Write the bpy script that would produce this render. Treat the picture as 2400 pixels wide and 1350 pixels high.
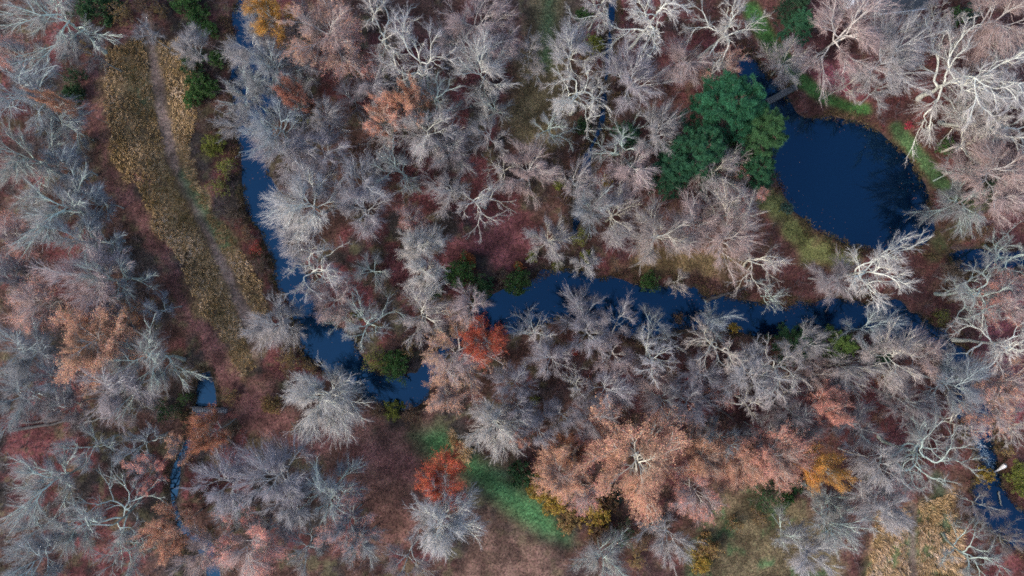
import bpy, math, random
import numpy as np

for o in list(bpy.data.objects):
    bpy.data.objects.remove(o)
scene = bpy.context.scene
COL = scene.collection

# ------------------------------------------------------------------ camera
CAM_H = 110.0
LENS = 24.3
S = CAM_H * 36.0 / LENS / 2400.0          # metres of ground per photograph pixel
cd = bpy.data.cameras.new('camera')
cd.lens = LENS
cd.sensor_width = 36.0
cd.clip_end = 6000
cam = bpy.data.objects.new('camera', cd)
cam.location = (0, 0, CAM_H)
cam.rotation_euler = (0, 0, 0)
COL.objects.link(cam)
scene.camera = cam

# ------------------------------------------------------------------ sky and sun (overcast, light from lower left)
SUN_EL = math.radians(38)
SUN_AZ = math.radians(-122)               # clockwise from +Y
world = bpy.data.worlds.new('World')
scene.world = world
world.use_nodes = True
nt = world.node_tree
sky = nt.nodes.new('ShaderNodeTexSky')
sky.sky_type = 'NISHITA'
sky.sun_disc = False
sky.sun_elevation = SUN_EL
sky.sun_rotation = SUN_AZ
sky.air_density = 1.0
sky.dust_density = 2.0
sky.ozone_density = 1.0
bg = nt.nodes['Background']
nt.links.new(sky.outputs[0], bg.inputs[0])
bg.inputs[1].default_value = 0.12
sd = bpy.data.lights.new('sun', 'SUN')
sd.energy = 1.0
sd.angle = math.radians(14)
sd.color = (1.0, 0.93, 0.84)
sun = bpy.data.objects.new('sun', sd)
sdir = (math.sin(SUN_AZ) * math.cos(SUN_EL), math.cos(SUN_AZ) * math.cos(SUN_EL), math.sin(SUN_EL))
from mathutils import Vector
sun.rotation_euler = Vector(sdir).to_track_quat('Z', 'Y').to_euler()
sun.location = (0, 0, 60)
COL.objects.link(sun)
vs = scene.view_settings
vs.view_transform = 'Standard'
vs.look = 'None'
vs.exposure = 1.42
vs.gamma = 1.0
scene.cycles.use_denoising = False
scene.cycles.pixel_filter_type = 'BLACKMAN_HARRIS'
scene.cycles.filter_width = 1.8
scene.cycles.max_bounces = 5
scene.cycles.diffuse_bounces = 2
scene.cycles.transparent_max_bounces = 4

RNG = np.random.default_rng(11)


def W(u, v):
    return ((u - 1200.0) * S, (675.0 - v) * S)


# ------------------------------------------------------------------ helpers
def mesh_np(name, verts, tris, smooth=False, col=None):
    me = bpy.data.meshes.new(name)
    verts = np.asarray(verts, dtype=np.float32)
    tris = np.asarray(tris, dtype=np.int32)
    me.vertices.add(len(verts))
    me.vertices.foreach_set('co', verts.ravel())
    me.loops.add(len(tris) * 3)
    me.loops.foreach_set('vertex_index', tris.ravel())
    me.polygons.add(len(tris))
    me.polygons.foreach_set('loop_start', np.arange(0, len(tris) * 3, 3, dtype=np.int32))
    if smooth:
        me.polygons.foreach_set('use_smooth', np.ones(len(tris), dtype=bool))
    me.update(calc_edges=True)
    if col is not None:
        at = me.color_attributes.new('Col', 'FLOAT_COLOR', 'POINT')
        c4 = np.ones((len(verts), 4), dtype=np.float32)
        c4[:, :3] = col
        at.data.foreach_set('color', c4.ravel())
    return me


def obj(name, me, mat, parent=None, color=None):
    o = bpy.data.objects.new(name, me)
    COL.objects.link(o)
    if mat is not None and not me.materials:
        me.materials.append(mat)
    if parent is not None:
        o.parent = parent
    if color is not None:
        o.color = (*color, 1.0)
    return o


def tag(o, label=None, cat=None, group=None, kind=None):
    if label: o['label'] = label
    if cat: o['category'] = cat
    if group: o['group'] = group
    if kind: o['kind'] = kind
    return o


def thing(name, label, cat, loc=(0, 0, 0), rz=0.0, scale=(1, 1, 1), group=None):
    o = bpy.data.objects.new(name, None)
    COL.objects.link(o)
    o.empty_display_size = 0.2
    o.location = loc
    o.rotation_euler = (0, 0, rz)
    o.scale = scale
    return tag(o, label, cat, group)


def nrm(a):
    return a / (np.linalg.norm(a, axis=-1, keepdims=True) + 1e-9)


class Geo:
    def __init__(self):
        self.v, self.t, self.n = [], [], 0

    def add(self, v, t):
        v = np.asarray(v, dtype=np.float32).reshape(-1, 3)
        t = np.asarray(t, dtype=np.int64).reshape(-1, 3)
        self.v.append(v)
        self.t.append(t + self.n)
        self.n += len(v)

    def tubes(self, P, R, sides, tip=True):
        """P (N,K,3) polylines, R (N,K) radii -> tubes, closed to a point at the end"""
        N, K, _ = P.shape
        T = np.empty_like(P)
        T[:, 1:-1] = P[:, 2:] - P[:, :-2]
        T[:, 0] = P[:, 1] - P[:, 0]
        T[:, -1] = P[:, -1] - P[:, -2]
        T = nrm(T)
        ref = np.where(np.abs(T[:, :1, 2:3]) > 0.8, np.array([[[1.0, 0, 0]]]), np.array([[[0, 0, 1.0]]]))
        A = nrm(np.cross(T, np.broadcast_to(ref, T.shape)))
        B = np.cross(T, A)
        ang = np.arange(sides) * 2 * math.pi / sides
        c, s = np.cos(ang), np.sin(ang)
        Kr = K - 1 if tip else K
        ring = P[:, :Kr, None] + R[:, :Kr, None, None] * (A[:, :Kr, None] * c[None, None, :, None] + B[:, :Kr, None] * s[None, None, :, None])
        per = Kr * sides + (1 if tip else 0)
        V = np.empty((N, per, 3))
        V[:, :Kr * sides] = ring.reshape(N, Kr * sides, 3)
        if tip:
            V[:, -1] = P[:, -1]
        tr = []
        for k in range(Kr - 1):
            for j in range(sides):
                a, b = k * sides + j, k * sides + (j + 1) % sides
                tr.append((a, b, b + sides)); tr.append((a, b + sides, a + sides))
        if tip:
            k = Kr - 1
            for j in range(sides):
                tr.append((k * sides + j, k * sides + (j + 1) % sides, per - 1))
        tr = np.array(tr)
        self.add(V, (tr[None] + (np.arange(N) * per)[:, None, None]))

    def blades(self, B, D, L, Wd, N=None, bend=0.0):
        """thin pointed leaf: diamond of two triangles folded along its length. B base, D direction, L length, Wd width"""
        n = len(B)
        side = nrm(np.cross(D, N if N is not None else RNG.normal(size=(n, 3))))
        up = np.cross(side, D)
        m = B + D * (L * .5)[:, None]
        v = np.stack([B, m + side * (Wd * .5)[:, None] + up * (bend * Wd)[:, None], B + D * L[:, None], m - side * (Wd * .5)[:, None] + up * (bend * Wd)[:, None]], 1)
        t = np.array([(0, 1, 2), (0, 2, 3)])
        self.add(v, t[None] + (np.arange(n) * 4)[:, None, None])

    def box(self, c, size, rz=0.0, rx=0.0):
        x, y, z = np.array(size) / 2
        v = np.array([(i * x, j * y, k * z) for i in (-1, 1) for j in (-1, 1) for k in (-1, 1)])
        cx, sx = math.cos(rx), math.sin(rx)
        v = v @ np.array([[1, 0, 0], [0, cx, sx], [0, -sx, cx]])
        cz, sz = math.cos(rz), math.sin(rz)
        v = v @ np.array([[cz, sz, 0], [-sz, cz, 0], [0, 0, 1]])
        q = [(0, 1, 3, 2), (4, 6, 7, 5), (0, 4, 5, 1), (2, 3, 7, 6), (0, 2, 6, 4), (1, 5, 7, 3)]
        t = []
        for a, b, c_, d in q:
            t += [(a, b, c_), (a, c_, d)]
        self.add(v + np.array(c), t)

    def mesh(self, name, smooth=False):
        return mesh_np(name, np.concatenate(self.v), np.concatenate(self.t), smooth)


# value noise on arrays
_tab = RNG.random((256, 256))


def vnoise(x, y, f):
    x = np.asarray(x) * f + 1000.3
    y = np.asarray(y) * f + 1000.7
    xi, yi = np.floor(x).astype(int), np.floor(y).astype(int)
    fx, fy = x - xi, y - yi
    fx, fy = fx * fx * (3 - 2 * fx), fy * fy * (3 - 2 * fy)
    g = lambda a, b: _tab[a & 255, b & 255]
    return (g(xi, yi) * (1 - fx) + g(xi + 1, yi) * fx) * (1 - fy) + (g(xi, yi + 1) * (1 - fx) + g(xi + 1, yi + 1) * fx) * fy


def fbm(x, y, f):
    return (vnoise(x, y, f) * .5 + vnoise(x, y, f * 2.1) * .28 + vnoise(x, y, f * 4.3) * .15 + vnoise(x, y, f * 9.1) * .07)


def sdf(poly, x, y):
    """signed distance in metres (negative inside) of world points to a polygon given in photograph pixels"""
    p = np.array([W(*q) for q in poly])
    d = np.full(x.shape, 1e9)
    inside = np.zeros(x.shape, bool)
    for i in range(len(p)):
        a, b = p[i], p[(i + 1) % len(p)]
        e = b - a
        t = np.clip(((x - a[0]) * e[0] + (y - a[1]) * e[1]) / (e @ e + 1e-9), 0, 1)
        d = np.minimum(d, (x - a[0] - t * e[0]) ** 2 + (y - a[1] - t * e[1]) ** 2)
        c = ((a[1] > y) != (b[1] > y)) & (x < (b[0] - a[0]) * (y - a[1]) / (b[1] - a[1] + 1e-12) + a[0])
        inside ^= c
    d = np.sqrt(d)
    return np.where(inside, -d, d)


def sdl(line, x, y):
    """distance in metres to an open polyline given in photograph pixels"""
    p = np.array([W(*q) for q in line])
    d = np.full(x.shape, 1e9)
    for a, b in zip(p[:-1], p[1:]):
        e = b - a
        t = np.clip(((x - a[0]) * e[0] + (y - a[1]) * e[1]) / (e @ e + 1e-9), 0, 1)
        d = np.minimum(d, (x - a[0] - t * e[0]) ** 2 + (y - a[1] - t * e[1]) ** 2)
    return np.sqrt(d)


def sstep(a, b, x):
    t = np.clip((x - a) / (b - a), 0, 1)
    return t * t * (3 - 2 * t)


# ------------------------------------------------------------------ materials
def new_mat(name):
    m = bpy.data.materials.new(name)
    m.use_nodes = True
    n = m.node_tree
    return m, n, n.nodes['Principled BSDF'], n.nodes, n.links


def mixc(n, a, b, fac, mode='MIX'):
    x = n.nodes.new('ShaderNodeMix')
    x.data_type = 'RGBA'
    x.blend_type = mode
    for s, v in ((x.inputs[6], a), (x.inputs[7], b), (x.inputs[0], fac)):
        if hasattr(v, 'is_output'):
            n.links.new(v, s)
        elif isinstance(v, tuple):
            s.default_value = (*v, 1)
        else:
            s.default_value = v
    return x.outputs[2]


def maprange(n, v, a, b, c, d):
    x = n.nodes.new('ShaderNodeMapRange')
    n.links.new(v, x.inputs[0])
    for i, q in enumerate((a, b, c, d)):
        x.inputs[i + 1].default_value = q
    return x.outputs[0]


def mat_tinted(name, rough, lo, hi, island=True, nscale=3.0, trans=0.0, hue=0.0):
    """colour of the object times a per-piece / noise variation"""
    m, n, p, nodes, links = new_mat(name)
    oi = nodes.new('ShaderNodeObjectInfo')
    no = nodes.new('ShaderNodeTexNoise')
    no.inputs['Scale'].default_value = nscale
    no.inputs['Detail'].default_value = 3
    tc = nodes.new('ShaderNodeTexCoord')
    links.new(tc.outputs['Object'], no.inputs['Vector'])
    f1 = maprange(n, no.outputs[0], .3, .7, lo, hi)
    c = mixc(n, oi.outputs['Color'], f1, 1.0, 'MULTIPLY')
    if island:
        g = nodes.new('ShaderNodeNewGeometry')
        hs = nodes.new('ShaderNodeHueSaturation')
        links.new(c, hs.inputs['Color'])
        links.new(maprange(n, g.outputs['Random Per Island'], 0, 1, .5 - hue, .5 + hue), hs.inputs['Hue'])
        links.new(maprange(n, g.outputs['Random Per Island'], 0, 1, lo, hi), hs.inputs['Value'])
        c = hs.outputs[0]
    links.new(c, p.inputs['Base Color'])
    p.inputs['Roughness'].default_value = rough
    p.inputs['Specular IOR Level'].default_value = 0.25
    if trans:                                   # thin leaves let some light through
        tl = nodes.new('ShaderNodeBsdfTranslucent')
        ms = nodes.new('ShaderNodeMixShader')
        ms.inputs[0].default_value = trans
        links.new(c, tl.inputs['Color'])
        links.new(p.outputs[0], ms.inputs[1]); links.new(tl.outputs[0], ms.inputs[2])
        links.new(ms.outputs[0], nodes['Material Output'].inputs['Surface'])
    return m


M_BARK = mat_tinted('bark', .9, .7, 1.15, False, 2.2)
M_TWIG = mat_tinted('twig_bark', .9, .75, 1.2, True, .5)
M_LEAF = mat_tinted('autumn_leaf', .7, .75, 1.3, True, .6, trans=.3, hue=.03)
M_NEEDLE = mat_tinted('pine_needle', .65, .7, 1.35, True, .5, hue=.02)


def mat_ground():
    m, n, p, nodes, links = new_mat('forest_floor')
    at = nodes.new('ShaderNodeAttribute')
    at.attribute_name = 'Col'
    tc = nodes.new('ShaderNodeTexCoord')
    vo = nodes.new('ShaderNodeTexVoronoi')
    vo.inputs['Scale'].default_value = 5.5
    links.new(tc.outputs['Object'], vo.inputs['Vector'])
    no = nodes.new('ShaderNodeTexNoise')
    no.inputs['Scale'].default_value = 1.6
    no.inputs['Detail'].default_value = 8
    no.inputs['Roughness'].default_value = .7
    links.new(tc.outputs['Object'], no.inputs['Vector'])
    sep = nodes.new('ShaderNodeSeparateColor')
    links.new(vo.outputs['Color'], sep.inputs[0])
    hs = nodes.new('ShaderNodeHueSaturation')
    links.new(at.outputs['Color'], hs.inputs['Color'])
    links.new(maprange(n, sep.outputs[0], 0, 1, .55, 1.5), hs.inputs['Value'])
    links.new(maprange(n, sep.outputs[1], 0, 1, .485, .515), hs.inputs['Hue'])
    c = mixc(n, hs.outputs[0], maprange(n, no.outputs[0], .3, .7, .6, 1.35), 1.0, 'MULTIPLY')
    links.new(c, p.inputs['Base Color'])
    p.inputs['Roughness'].default_value = .95
    p.inputs['Specular IOR Level'].default_value = .15
    bp = nodes.new('ShaderNodeBump')
    bp.inputs['Strength'].default_value = .5
    bp.inputs['Distance'].default_value = .08
    links.new(no.outputs[0], bp.inputs['Height'])
    links.new(bp.outputs[0], p.inputs['Normal'])
    return m


def mat_water():
    m, n, p, nodes, links = new_mat('still_water')
    tc = nodes.new('ShaderNodeTexCoord')
    no = nodes.new('ShaderNodeTexNoise')
    no.inputs['Scale'].default_value = 1.3
    no.inputs['Detail'].default_value = 4
    links.new(tc.outputs['Object'], no.inputs['Vector'])
    p.inputs['Base Color'].default_value = (.0006, .005, .016, 1)
    p.inputs['Roughness'].default_value = .008
    p.inputs['IOR'].default_value = 1.88
    p.inputs['Specular Tint'].default_value = (.18, .52, .92, 1)
    bp = nodes.new('ShaderNodeBump')
    bp.inputs['Strength'].default_value = .02
    bp.inputs['Distance'].default_value = .05
    links.new(no.outputs[0], bp.inputs['Height'])
    links.new(bp.outputs[0], p.inputs['Normal'])
    return m


def mat_plain(name, col, rough=.85, var=.25, scale=4.0):
    m, n, p, nodes, links = new_mat(name)
    tc = nodes.new('ShaderNodeTexCoord')
    no = nodes.new('ShaderNodeTexNoise')
    no.inputs['Scale'].default_value = scale
    no.inputs['Detail'].default_value = 6
    links.new(tc.outputs['Object'], no.inputs['Vector'])
    links.new(mixc(n, col, maprange(n, no.outputs[0], .3, .7, 1 - var, 1 + var), 1.0, 'MULTIPLY'), p.inputs['Base Color'])
    p.inputs['Roughness'].default_value = rough
    return m


def mat_blades(name):
    """vertex colour times per-blade variation"""
    m, n, p, nodes, links = new_mat(name)
    at = nodes.new('ShaderNodeAttribute')
    at.attribute_name = 'Col'
    g = nodes.new('ShaderNodeNewGeometry')
    hs = nodes.new('ShaderNodeHueSaturation')
    links.new(at.outputs['Color'], hs.inputs['Color'])
    links.new(maprange(n, g.outputs['Random Per Island'], 0, 1, .6, 1.4), hs.inputs['Value'])
    links.new(hs.outputs[0], p.inputs['Base Color'])
    p.inputs['Roughness'].default_value = .9
    p.inputs['Specular IOR Level'].default_value = .15
    return m


M_GROUND, M_WATER, M_BLADE = mat_ground(), mat_water(), mat_blades('dry_blades')

# ------------------------------------------------------------------ the ground, its water and its zones
CREEK = [(560, -120), (552, 0), (540, 100), (545, 200), (562, 330), (566, 420), (590, 510), (628, 600), (648, 680), (700, 750), (712, 830),
         (760, 862), (800, 890), (850, 935), (900, 948), (950, 955), (1000, 942), (1012, 880), (1060, 805), (1120, 772), (1180, 782), (1260, 768),
         (1300, 752), (1400, 778), (1500, 790), (1600, 775), (1700, 765), (1800, 792), (1900, 782), (2000, 772), (2100, 792), (2180, 815),
         (2228, 880), (2245, 960), (2285, 1030), (2308, 1090), (2275, 1150), (2290, 1200), (2330, 1255), (2370, 1285), (2600, 1350), (2600, 1240),
         (2450, 1215), (2390, 1190), (2350, 1140), (2338, 1080), (2335, 1010), (2310, 940), (2300, 880), (2262, 830), (2235, 790), (2180, 750),
         (2100, 708), (1950, 702), (1850, 722), (1750, 702), (1665, 692), (1600, 672), (1500, 662), (1420, 650), (1350, 632), (1262, 642),
         (1235, 680), (1185, 676), (1130, 702), (1100, 745), (1060, 785), (1020, 842), (960, 878), (910, 882), (860, 855), (830, 812), (790, 765),
         (742, 705), (722, 650), (668, 560), (645, 480), (628, 400), (625, 340), (655, 250), (630, 120), (590, 0), (590, -120)]
POND = [(1815, 400), (1812, 350), (1808, 290), (1782, 235), (1745, 185), (1722, 135), (1765, 132), (1800, 178), (1848, 225), (1872, 268), (1895, 282),
        (1950, 276), (2020, 288), (2070, 315), (2115, 350), (2152, 400), (2176, 450), (2190, 540), (2162, 572), (2080, 584), (2010, 580), (1930, 546),
        (1870, 492), (1842, 445)]
DITCH = [(1422, -60), (1418, 60), (1405, 200), (1398, 290), (1368, 340), (1345, 420), (1338, 500), (1330, 560), (1362, 560), (1372, 500), (1385, 430),
         (1402, 350), (1428, 290), (1432, 200), (1448, 60), (1452, -60)]
BROOK = [(455, 860), (452, 960), (430, 1020), (392, 1090), (383, 1180), (410, 1250), (455, 1285), (470, 1340), (480, 1420), (530, 1420), (515, 1330), (500, 1265),
         (455, 1245), (428, 1215), (420, 1180), (428, 1100), (470, 1040), (515, 960), (500, 860)]
SIDE_POOL = [(2222, 592), (2250, 578), (2300, 580), (2420, 585), (2420, 625), (2300, 632), (2250, 640), (2232, 620)]
BODIES = [('creek', CREEK), ('pond', POND), ('ditch', DITCH), ('brook', BROOK), ('backwater', SIDE_POOL)]

MEADOW = [(245, 115), (330, 85), (420, 95), (452, 160), (452, 320), (470, 430), (545, 560), (605, 650), (625, 740), (605, 860), (570, 885), (535, 815),
          (430, 650), (385, 560), (320, 455), (262, 375), (242, 250)]
STUBBLE = [(2060, 1215), (2140, 1180), (2230, 1150), (2250, 1250), (2260, 1420), (2010, 1420), (2035, 1290)]
TRACK = [(345, 40), (358, 140), (378, 260), (410, 390), (462, 490), (522, 620), (575, 735), (600, 830)]
LEAF_PATH = [(330, 40), (260, 105), (205, 150), (235, 300), (285, 430), (330, 500), (400, 620), (470, 760), (540, 880), (600, 960), (700, 1030), (850, 1060), (950, 1100)]
GREEN_PATH = [(1760, 20), (1800, 90), (1860, 170), (1930, 228), (1985, 250), (2030, 258)]
GREEN_PATH2 = [(2100, 300), (2150, 360), (2200, 425), (2260, 470)]
LAWN = [(965, 1020), (1040, 1000), (1100, 1070), (1180, 1105), (1250, 1165), (1335, 1240), (1335, 1275), (1270, 1260), (1200, 1210), (1130, 1150), (1080, 1100), (1010, 1070)]
POND_LAWN = [(1800, 440), (1850, 500), (1920, 555), (2010, 600), (1990, 640), (1880, 620), (1830, 540), (1790, 480)]
GLADE = [(1230, -40), (1370, -40), (1330, 110), (1330, 330), (1270, 380), (1180, 330), (1190, 230), (1225, 120)]
CREEK_BANK_GRASS = [(1450, 620), (1560, 590), (1720, 590), (1760, 630), (1700, 660), (1600, 650), (1480, 645)]
CLEARING = [(560, 880), (640, 880), (700, 990), (900, 990), (1010, 990), (1070, 1080), (1010, 1250), (900, 1280), (840, 1200), (760, 1080), (640, 1040), (560, 960)]
MAROON = [(1040, 545), (1240, 490), (1255, 600), (1180, 625), (1050, 620)]
RED_LITTER = [(1870, 130), (1960, 130), (2040, 240), (2000, 260), (1900, 190)]
SE_GRASS = [(1640, 1190), (1780, 1140), (1880, 1180), (1960, 1240), (2000, 1420), (1600, 1420), (1620, 1280)]
S_LITTER = [(1130, 1190), (1260, 1240), (1330, 1290), (1300, 1420), (1060, 1420), (1080, 1260)]
LAKE_GREEN = [(2190, 560), (2240, 500), (2300, 430), (2330, 470), (2260, 550), (2200, 600)]
RED_EAST = [(2280, 700), (2420, 640), (2420, 980), (2300, 930), (2290, 850)]

STEP = 0.42
NX, NY = int(210 / STEP), int(128 / STEP)
gx = (np.arange(NX + 1) - NX / 2) * STEP
gy = (np.arange(NY + 1) - NY / 2) * STEP
GX, GY = np.meshgrid(gx, gy)
X, Y = GX.ravel(), GY.ravel()


def water_sd(x, y):
    wob = (fbm(x, y, .35) - .5) * 2.4
    return np.stack([sdf(p, x, y) for _, p in BODIES]) + wob[None] * np.array([1, .45, .6, .6, .6])[:, None] + np.array([0, 0, .2, .3, 0])[:, None]


DEPTH = np.array([1.2, 1.3, .62, .66, .8])


def terrain_z(x, y, w=None):
    if w is None:
        w = water_sd(x, y)
    z = (fbm(x, y, .06) - .5) * .5 + (fbm(x, y, .5) - .5) * .22
    near = w.min(0)
    z = z * sstep(0, 5, near)
    for i in range(len(BODIES)):
        z = np.minimum(z, -DEPTH[i] + DEPTH[i] * sstep(-1.5, 1.3, w[i]) + np.maximum(z, 0) * sstep(.5, 4, w[i]))
    return z


WATER_Z = -0.42
WSD = water_sd(X, Y)
Z = terrain_z(X, Y, WSD)


def zone_colour(x, y):
    """surface colour of the floor: leaf litter, grass, worn earth"""
    n1, n2, n3 = fbm(x, y, .09), fbm(x + 31, y - 17, .22), fbm(x - 57, y + 41, .6)
    A = lambda r, g, b: np.array([r, g, b])[None]
    c = np.zeros((len(x), 3)) + A(.074, .04, .031)
    mix = lambda c, col, w: c * (1 - w[:, None]) + col * w[:, None]
    c = mix(c, A(.108, .036, .035), sstep(.45, .62, n1))
    c = mix(c, A(.036, .029, .026), sstep(.5, .68, n2))
    c = mix(c, A(.085, .075, .04), sstep(.56, .7, n3) * .7)
    east = sstep(-10, 55, x)
    c = mix(c, A(.12, .041, .035), east * .5)
    wob = (n2 - .5) * 7 + (n3 - .5) * 3

    def zone(c, poly, col, soft=1.2, k=1.0, w_=1.0):
        return mix(c, col, sstep(soft, -soft, sdf(poly, x, y) + wob * w_) * k)

    def line(c, pts, col, half, soft=.8, k=1.0, w_=.5):
        return mix(c, col, sstep(half + soft, half - soft, sdl(pts, x, y) + wob * w_) * k)
    c = zone(c, GLADE, A(.135, .105, .055), 2.0, .9)
    c = line(c, [(1290, -40), (1285, 60), (1280, 140)], A(.05, .095, .04), 1.2, 1.5, .8)
    c = zone(c, CLEARING, A(.125, .064, .05), 2.0)
    c = zone(c, MAROON, A(.14, .05, .05), 1.5)
    c = zone(c, RED_LITTER, A(.24, .07, .075), 1.2)
    c = zone(c, RED_EAST, A(.2, .062, .062), 2.0, .9)
    c = zone(c, CREEK_BANK_GRASS, A(.15, .105, .05), 1.5, .9)
    c = zone(c, POND_LAWN, A(.12, .125, .045), 1.5)
    c = zone(c, LAKE_GREEN, A(.085, .11, .045), 1.5, .8)
    c = zone(c, SE_GRASS, A(.125, .1, .055), 2.5, .9)
    c = mix(c, A(.07, .13, .055), sstep(.48, .62, n1 * .4 + n3 * .6) * sstep(2, -2, sdf(SE_GRASS, x, y)) * .8)
    c = zone(c, S_LITTER, A(.15, .088, .066), 2.0, .8)
    c = zone(c, LAWN, A(.05, .13, .05), 2.2, .95, .35)
    c = line(c, LEAF_PATH, A(.13, .06, .053), 1.7, 1.0, .9)
    c = zone(c, MEADOW, A(.15, .1, .052), 1.4)
    c = mix(c, A(.075, .11, .05), sstep(2.6, -.5, sdl([(315, 170), (330, 215), (335, 240)], x, y) + wob * .3) * .7)
    c = mix(c, A(.16, .07, .06), sstep(2.2, -.5, sdl([(320, 410), (345, 430)], x, y) + wob * .3) * .8)
    c = line(c, TRACK, A(.18, .125, .1), .7, .5, .9, .2)
    c = line(c, [(430, 410), (480, 490), (530, 570)], A(.075, .12, .05), 1.0, .9, .7)
    c = zone(c, STUBBLE, A(.2, .13, .07), 1.5)
    c = mix(c, A(.09, .115, .05), sstep(.5, .6, n2) * sstep(1.5, -1.5, sdf(STUBBLE, x, y)) * .9)
    c = line(c, [(2138, 1190), (2142, 1420)], A(.15, .11, .09), .7, .5, .9, .12)
    c = line(c, [(2195, 1120), (2208, 1200), (2215, 1420)], A(.085, .105, .06), 1.1, .7, .9, .2)
    c = line(c, GREEN_PATH, A(.05, .125, .032), 1.15, .6, .95, .22)
    c = line(c, GREEN_PATH2, A(.06, .12, .045), 1.0, .7, .9, .25)
    n5 = fbm(x + 77, y + 12, .42)
    return c * (.62 + .76 * sstep(.3, .7, n5))[:, None]


zc = zone_colour(X, Y)
bank = sstep(1.0, -.2, WSD.min(0))
zc = zc * (1 - bank[:, None]) + np.array([.05, .04, .032])[None] * bank[:, None]
idx = np.arange((NX + 1) * (NY + 1)).reshape(NY + 1, NX + 1)
a, b, c_, d = idx[:-1, :-1].ravel(), idx[:-1, 1:].ravel(), idx[1:, 1:].ravel(), idx[1:, :-1].ravel()
tris = np.stack([a, b, c_, a, c_, d], 1).reshape(-1, 3)
# skirt out to the horizon, joined to the rim of the fine sheet
rim = np.concatenate([idx[0, :], idx[1:, -1], idx[-1, -2::-1], idx[-2:0, 0]])
rv = np.stack([X, Y, Z], 1)
far = rv[rim].copy()
far[:, :2] *= 30.0
far[:, 2] = 0
base = len(rv)
k = len(rim)
j = np.arange(k)
st = np.stack([rim, base + j, base + (j + 1) % k, rim, base + (j + 1) % k, rim[(j + 1) % k]], 1).reshape(-1, 3)
ground = obj('ground', mesh_np('ground', np.concatenate([rv, far]), np.concatenate([tris, st]), True,
             np.concatenate([zc, np.tile([[.11, .065, .055]], (k, 1))])), M_GROUND)
tag(ground, kind='structure')

# water: each body covers the cells nearest to it, its rim running under the bank
cx = X[a] + STEP / 2
cy = Y[a] + STEP / 2
cw = WSD[:, a]
own = cw.argmin(0)
near = cw.min(0)
for i, (nm, _) in enumerate(BODIES):
    sel = (own == i) & (near < 1.6)
    q = np.stack([a[sel], b[sel], c_[sel], a[sel], c_[sel], d[sel]], 1).reshape(-1, 3)
    u, inv = np.unique(q, return_inverse=True)
    v = np.stack([X[u], Y[u], np.full(len(u), WATER_Z)], 1)
    tag(obj(nm, mesh_np(nm, v, inv.reshape(-1, 3), True), M_WATER), kind='structure')


def ground_z(x, y):
    x = np.atleast_1d(np.asarray(x, float)); y = np.atleast_1d(np.asarray(y, float))
    return terrain_z(x, y)


# ------------------------------------------------------------------ uncountable cover
def in_frame(n, grow=1.06):
    return (RNG.random(n) - .5) * 163 * grow, (RNG.random(n) - .5) * 91.7 * grow


def blade_stuff(name, label, x, y, z, D, L, Wd, col, mat=M_BLADE, bend=.25):
    G = Geo()
    G.blades(np.stack([x, y, z], 1), nrm(D), L, Wd, None, bend)
    me = mesh_np(name, np.concatenate(G.v), np.concatenate(G.t), False, np.repeat(col, 4, 0))
    tag(obj(name, me, mat), label, None, None, 'stuff')


# fallen leaves over the wood floor
x, y = in_frame(95000)
w = water_sd(x, y)
keep = (w.min(0) > .3) & (sdf(MEADOW, x, y) > -1) & (sdl(TRACK, x, y) > 1) & (sdf(LAWN, x, y) + RNG.random(len(x)) * 3 > 1.2)
x, y, w = x[keep], y[keep], w[:, keep]
n = len(x)
z = terrain_z(x, y, w) + .03
col = zone_colour(x, y)
pal = np.array([[.26, .12, .09], [.3, .1, .09], [.2, .1, .09], [.3, .18, .12], [.16, .085, .07], [.26, .15, .12]])[RNG.integers(0, 6, n)]
col = col * .7 + pal * .2
D = RNG.normal(size=(n, 3)); D[:, 2] = np.abs(D[:, 2]) * .25
blade_stuff('leaf_litter', 'fallen brown and russet leaves strewn over the wood floor', x, y, z, D, .14 + .14 * RNG.random(n), .09 + .1 * RNG.random(n), col)

# tawny lodged reeds of the meadow and of the corner field
def reeds(name, label, poly, dens, length, flow, pal, gap, inset=0.0):
    p = np.array([W(*q) for q in poly])
    lo, hi = p.min(0), p.max(0)
    n = int((hi - lo).prod() * dens)
    x = lo[0] + RNG.random(n) * (hi[0] - lo[0]); y = lo[1] + RNG.random(n) * (hi[1] - lo[1])
    wob = (fbm(x + 31, y - 17, .22) - .5) * 5
    k = (sdf(poly, x, y) + wob * .5 < inset) & (sdl(TRACK, x, y) > .85 + .5 * RNG.random(n)) & (sdl([(2138, 1190), (2142, 1420)], x, y) > .8) & (fbm(x * 1.0, y * 1.6, .55) > gap + .1 * RNG.random(n))
    x, y = x[k], y[k]
    nb = 13
    n = len(x)
    th = flow + (fbm(x, y, .12) - .5) * 7 + RNG.normal(size=n) * .25
    tone = pal[np.minimum((fbm(x + 9, y, .3) * 1.5 * RNG.uniform(.45, 1.55, n) * len(pal) * .6).astype(int), len(pal) - 1)]
    X_ = np.repeat(x, nb) + RNG.normal(size=n * nb) * .12
    Y_ = np.repeat(y, nb) + RNG.normal(size=n * nb) * .12
    t = np.repeat(th, nb) + RNG.normal(size=n * nb) * .45
    D = np.stack([np.cos(t), np.sin(t), .25 + .9 * RNG.random(n * nb)], 1)
    Z_ = terrain_z(X_, Y_)
    blade_stuff(name, label, X_, Y_, Z_, D, length * (.5 + .7 * RNG.random(n * nb)), .05 + .06 * RNG.random(n * nb), np.repeat(tone, nb, 0))


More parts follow.
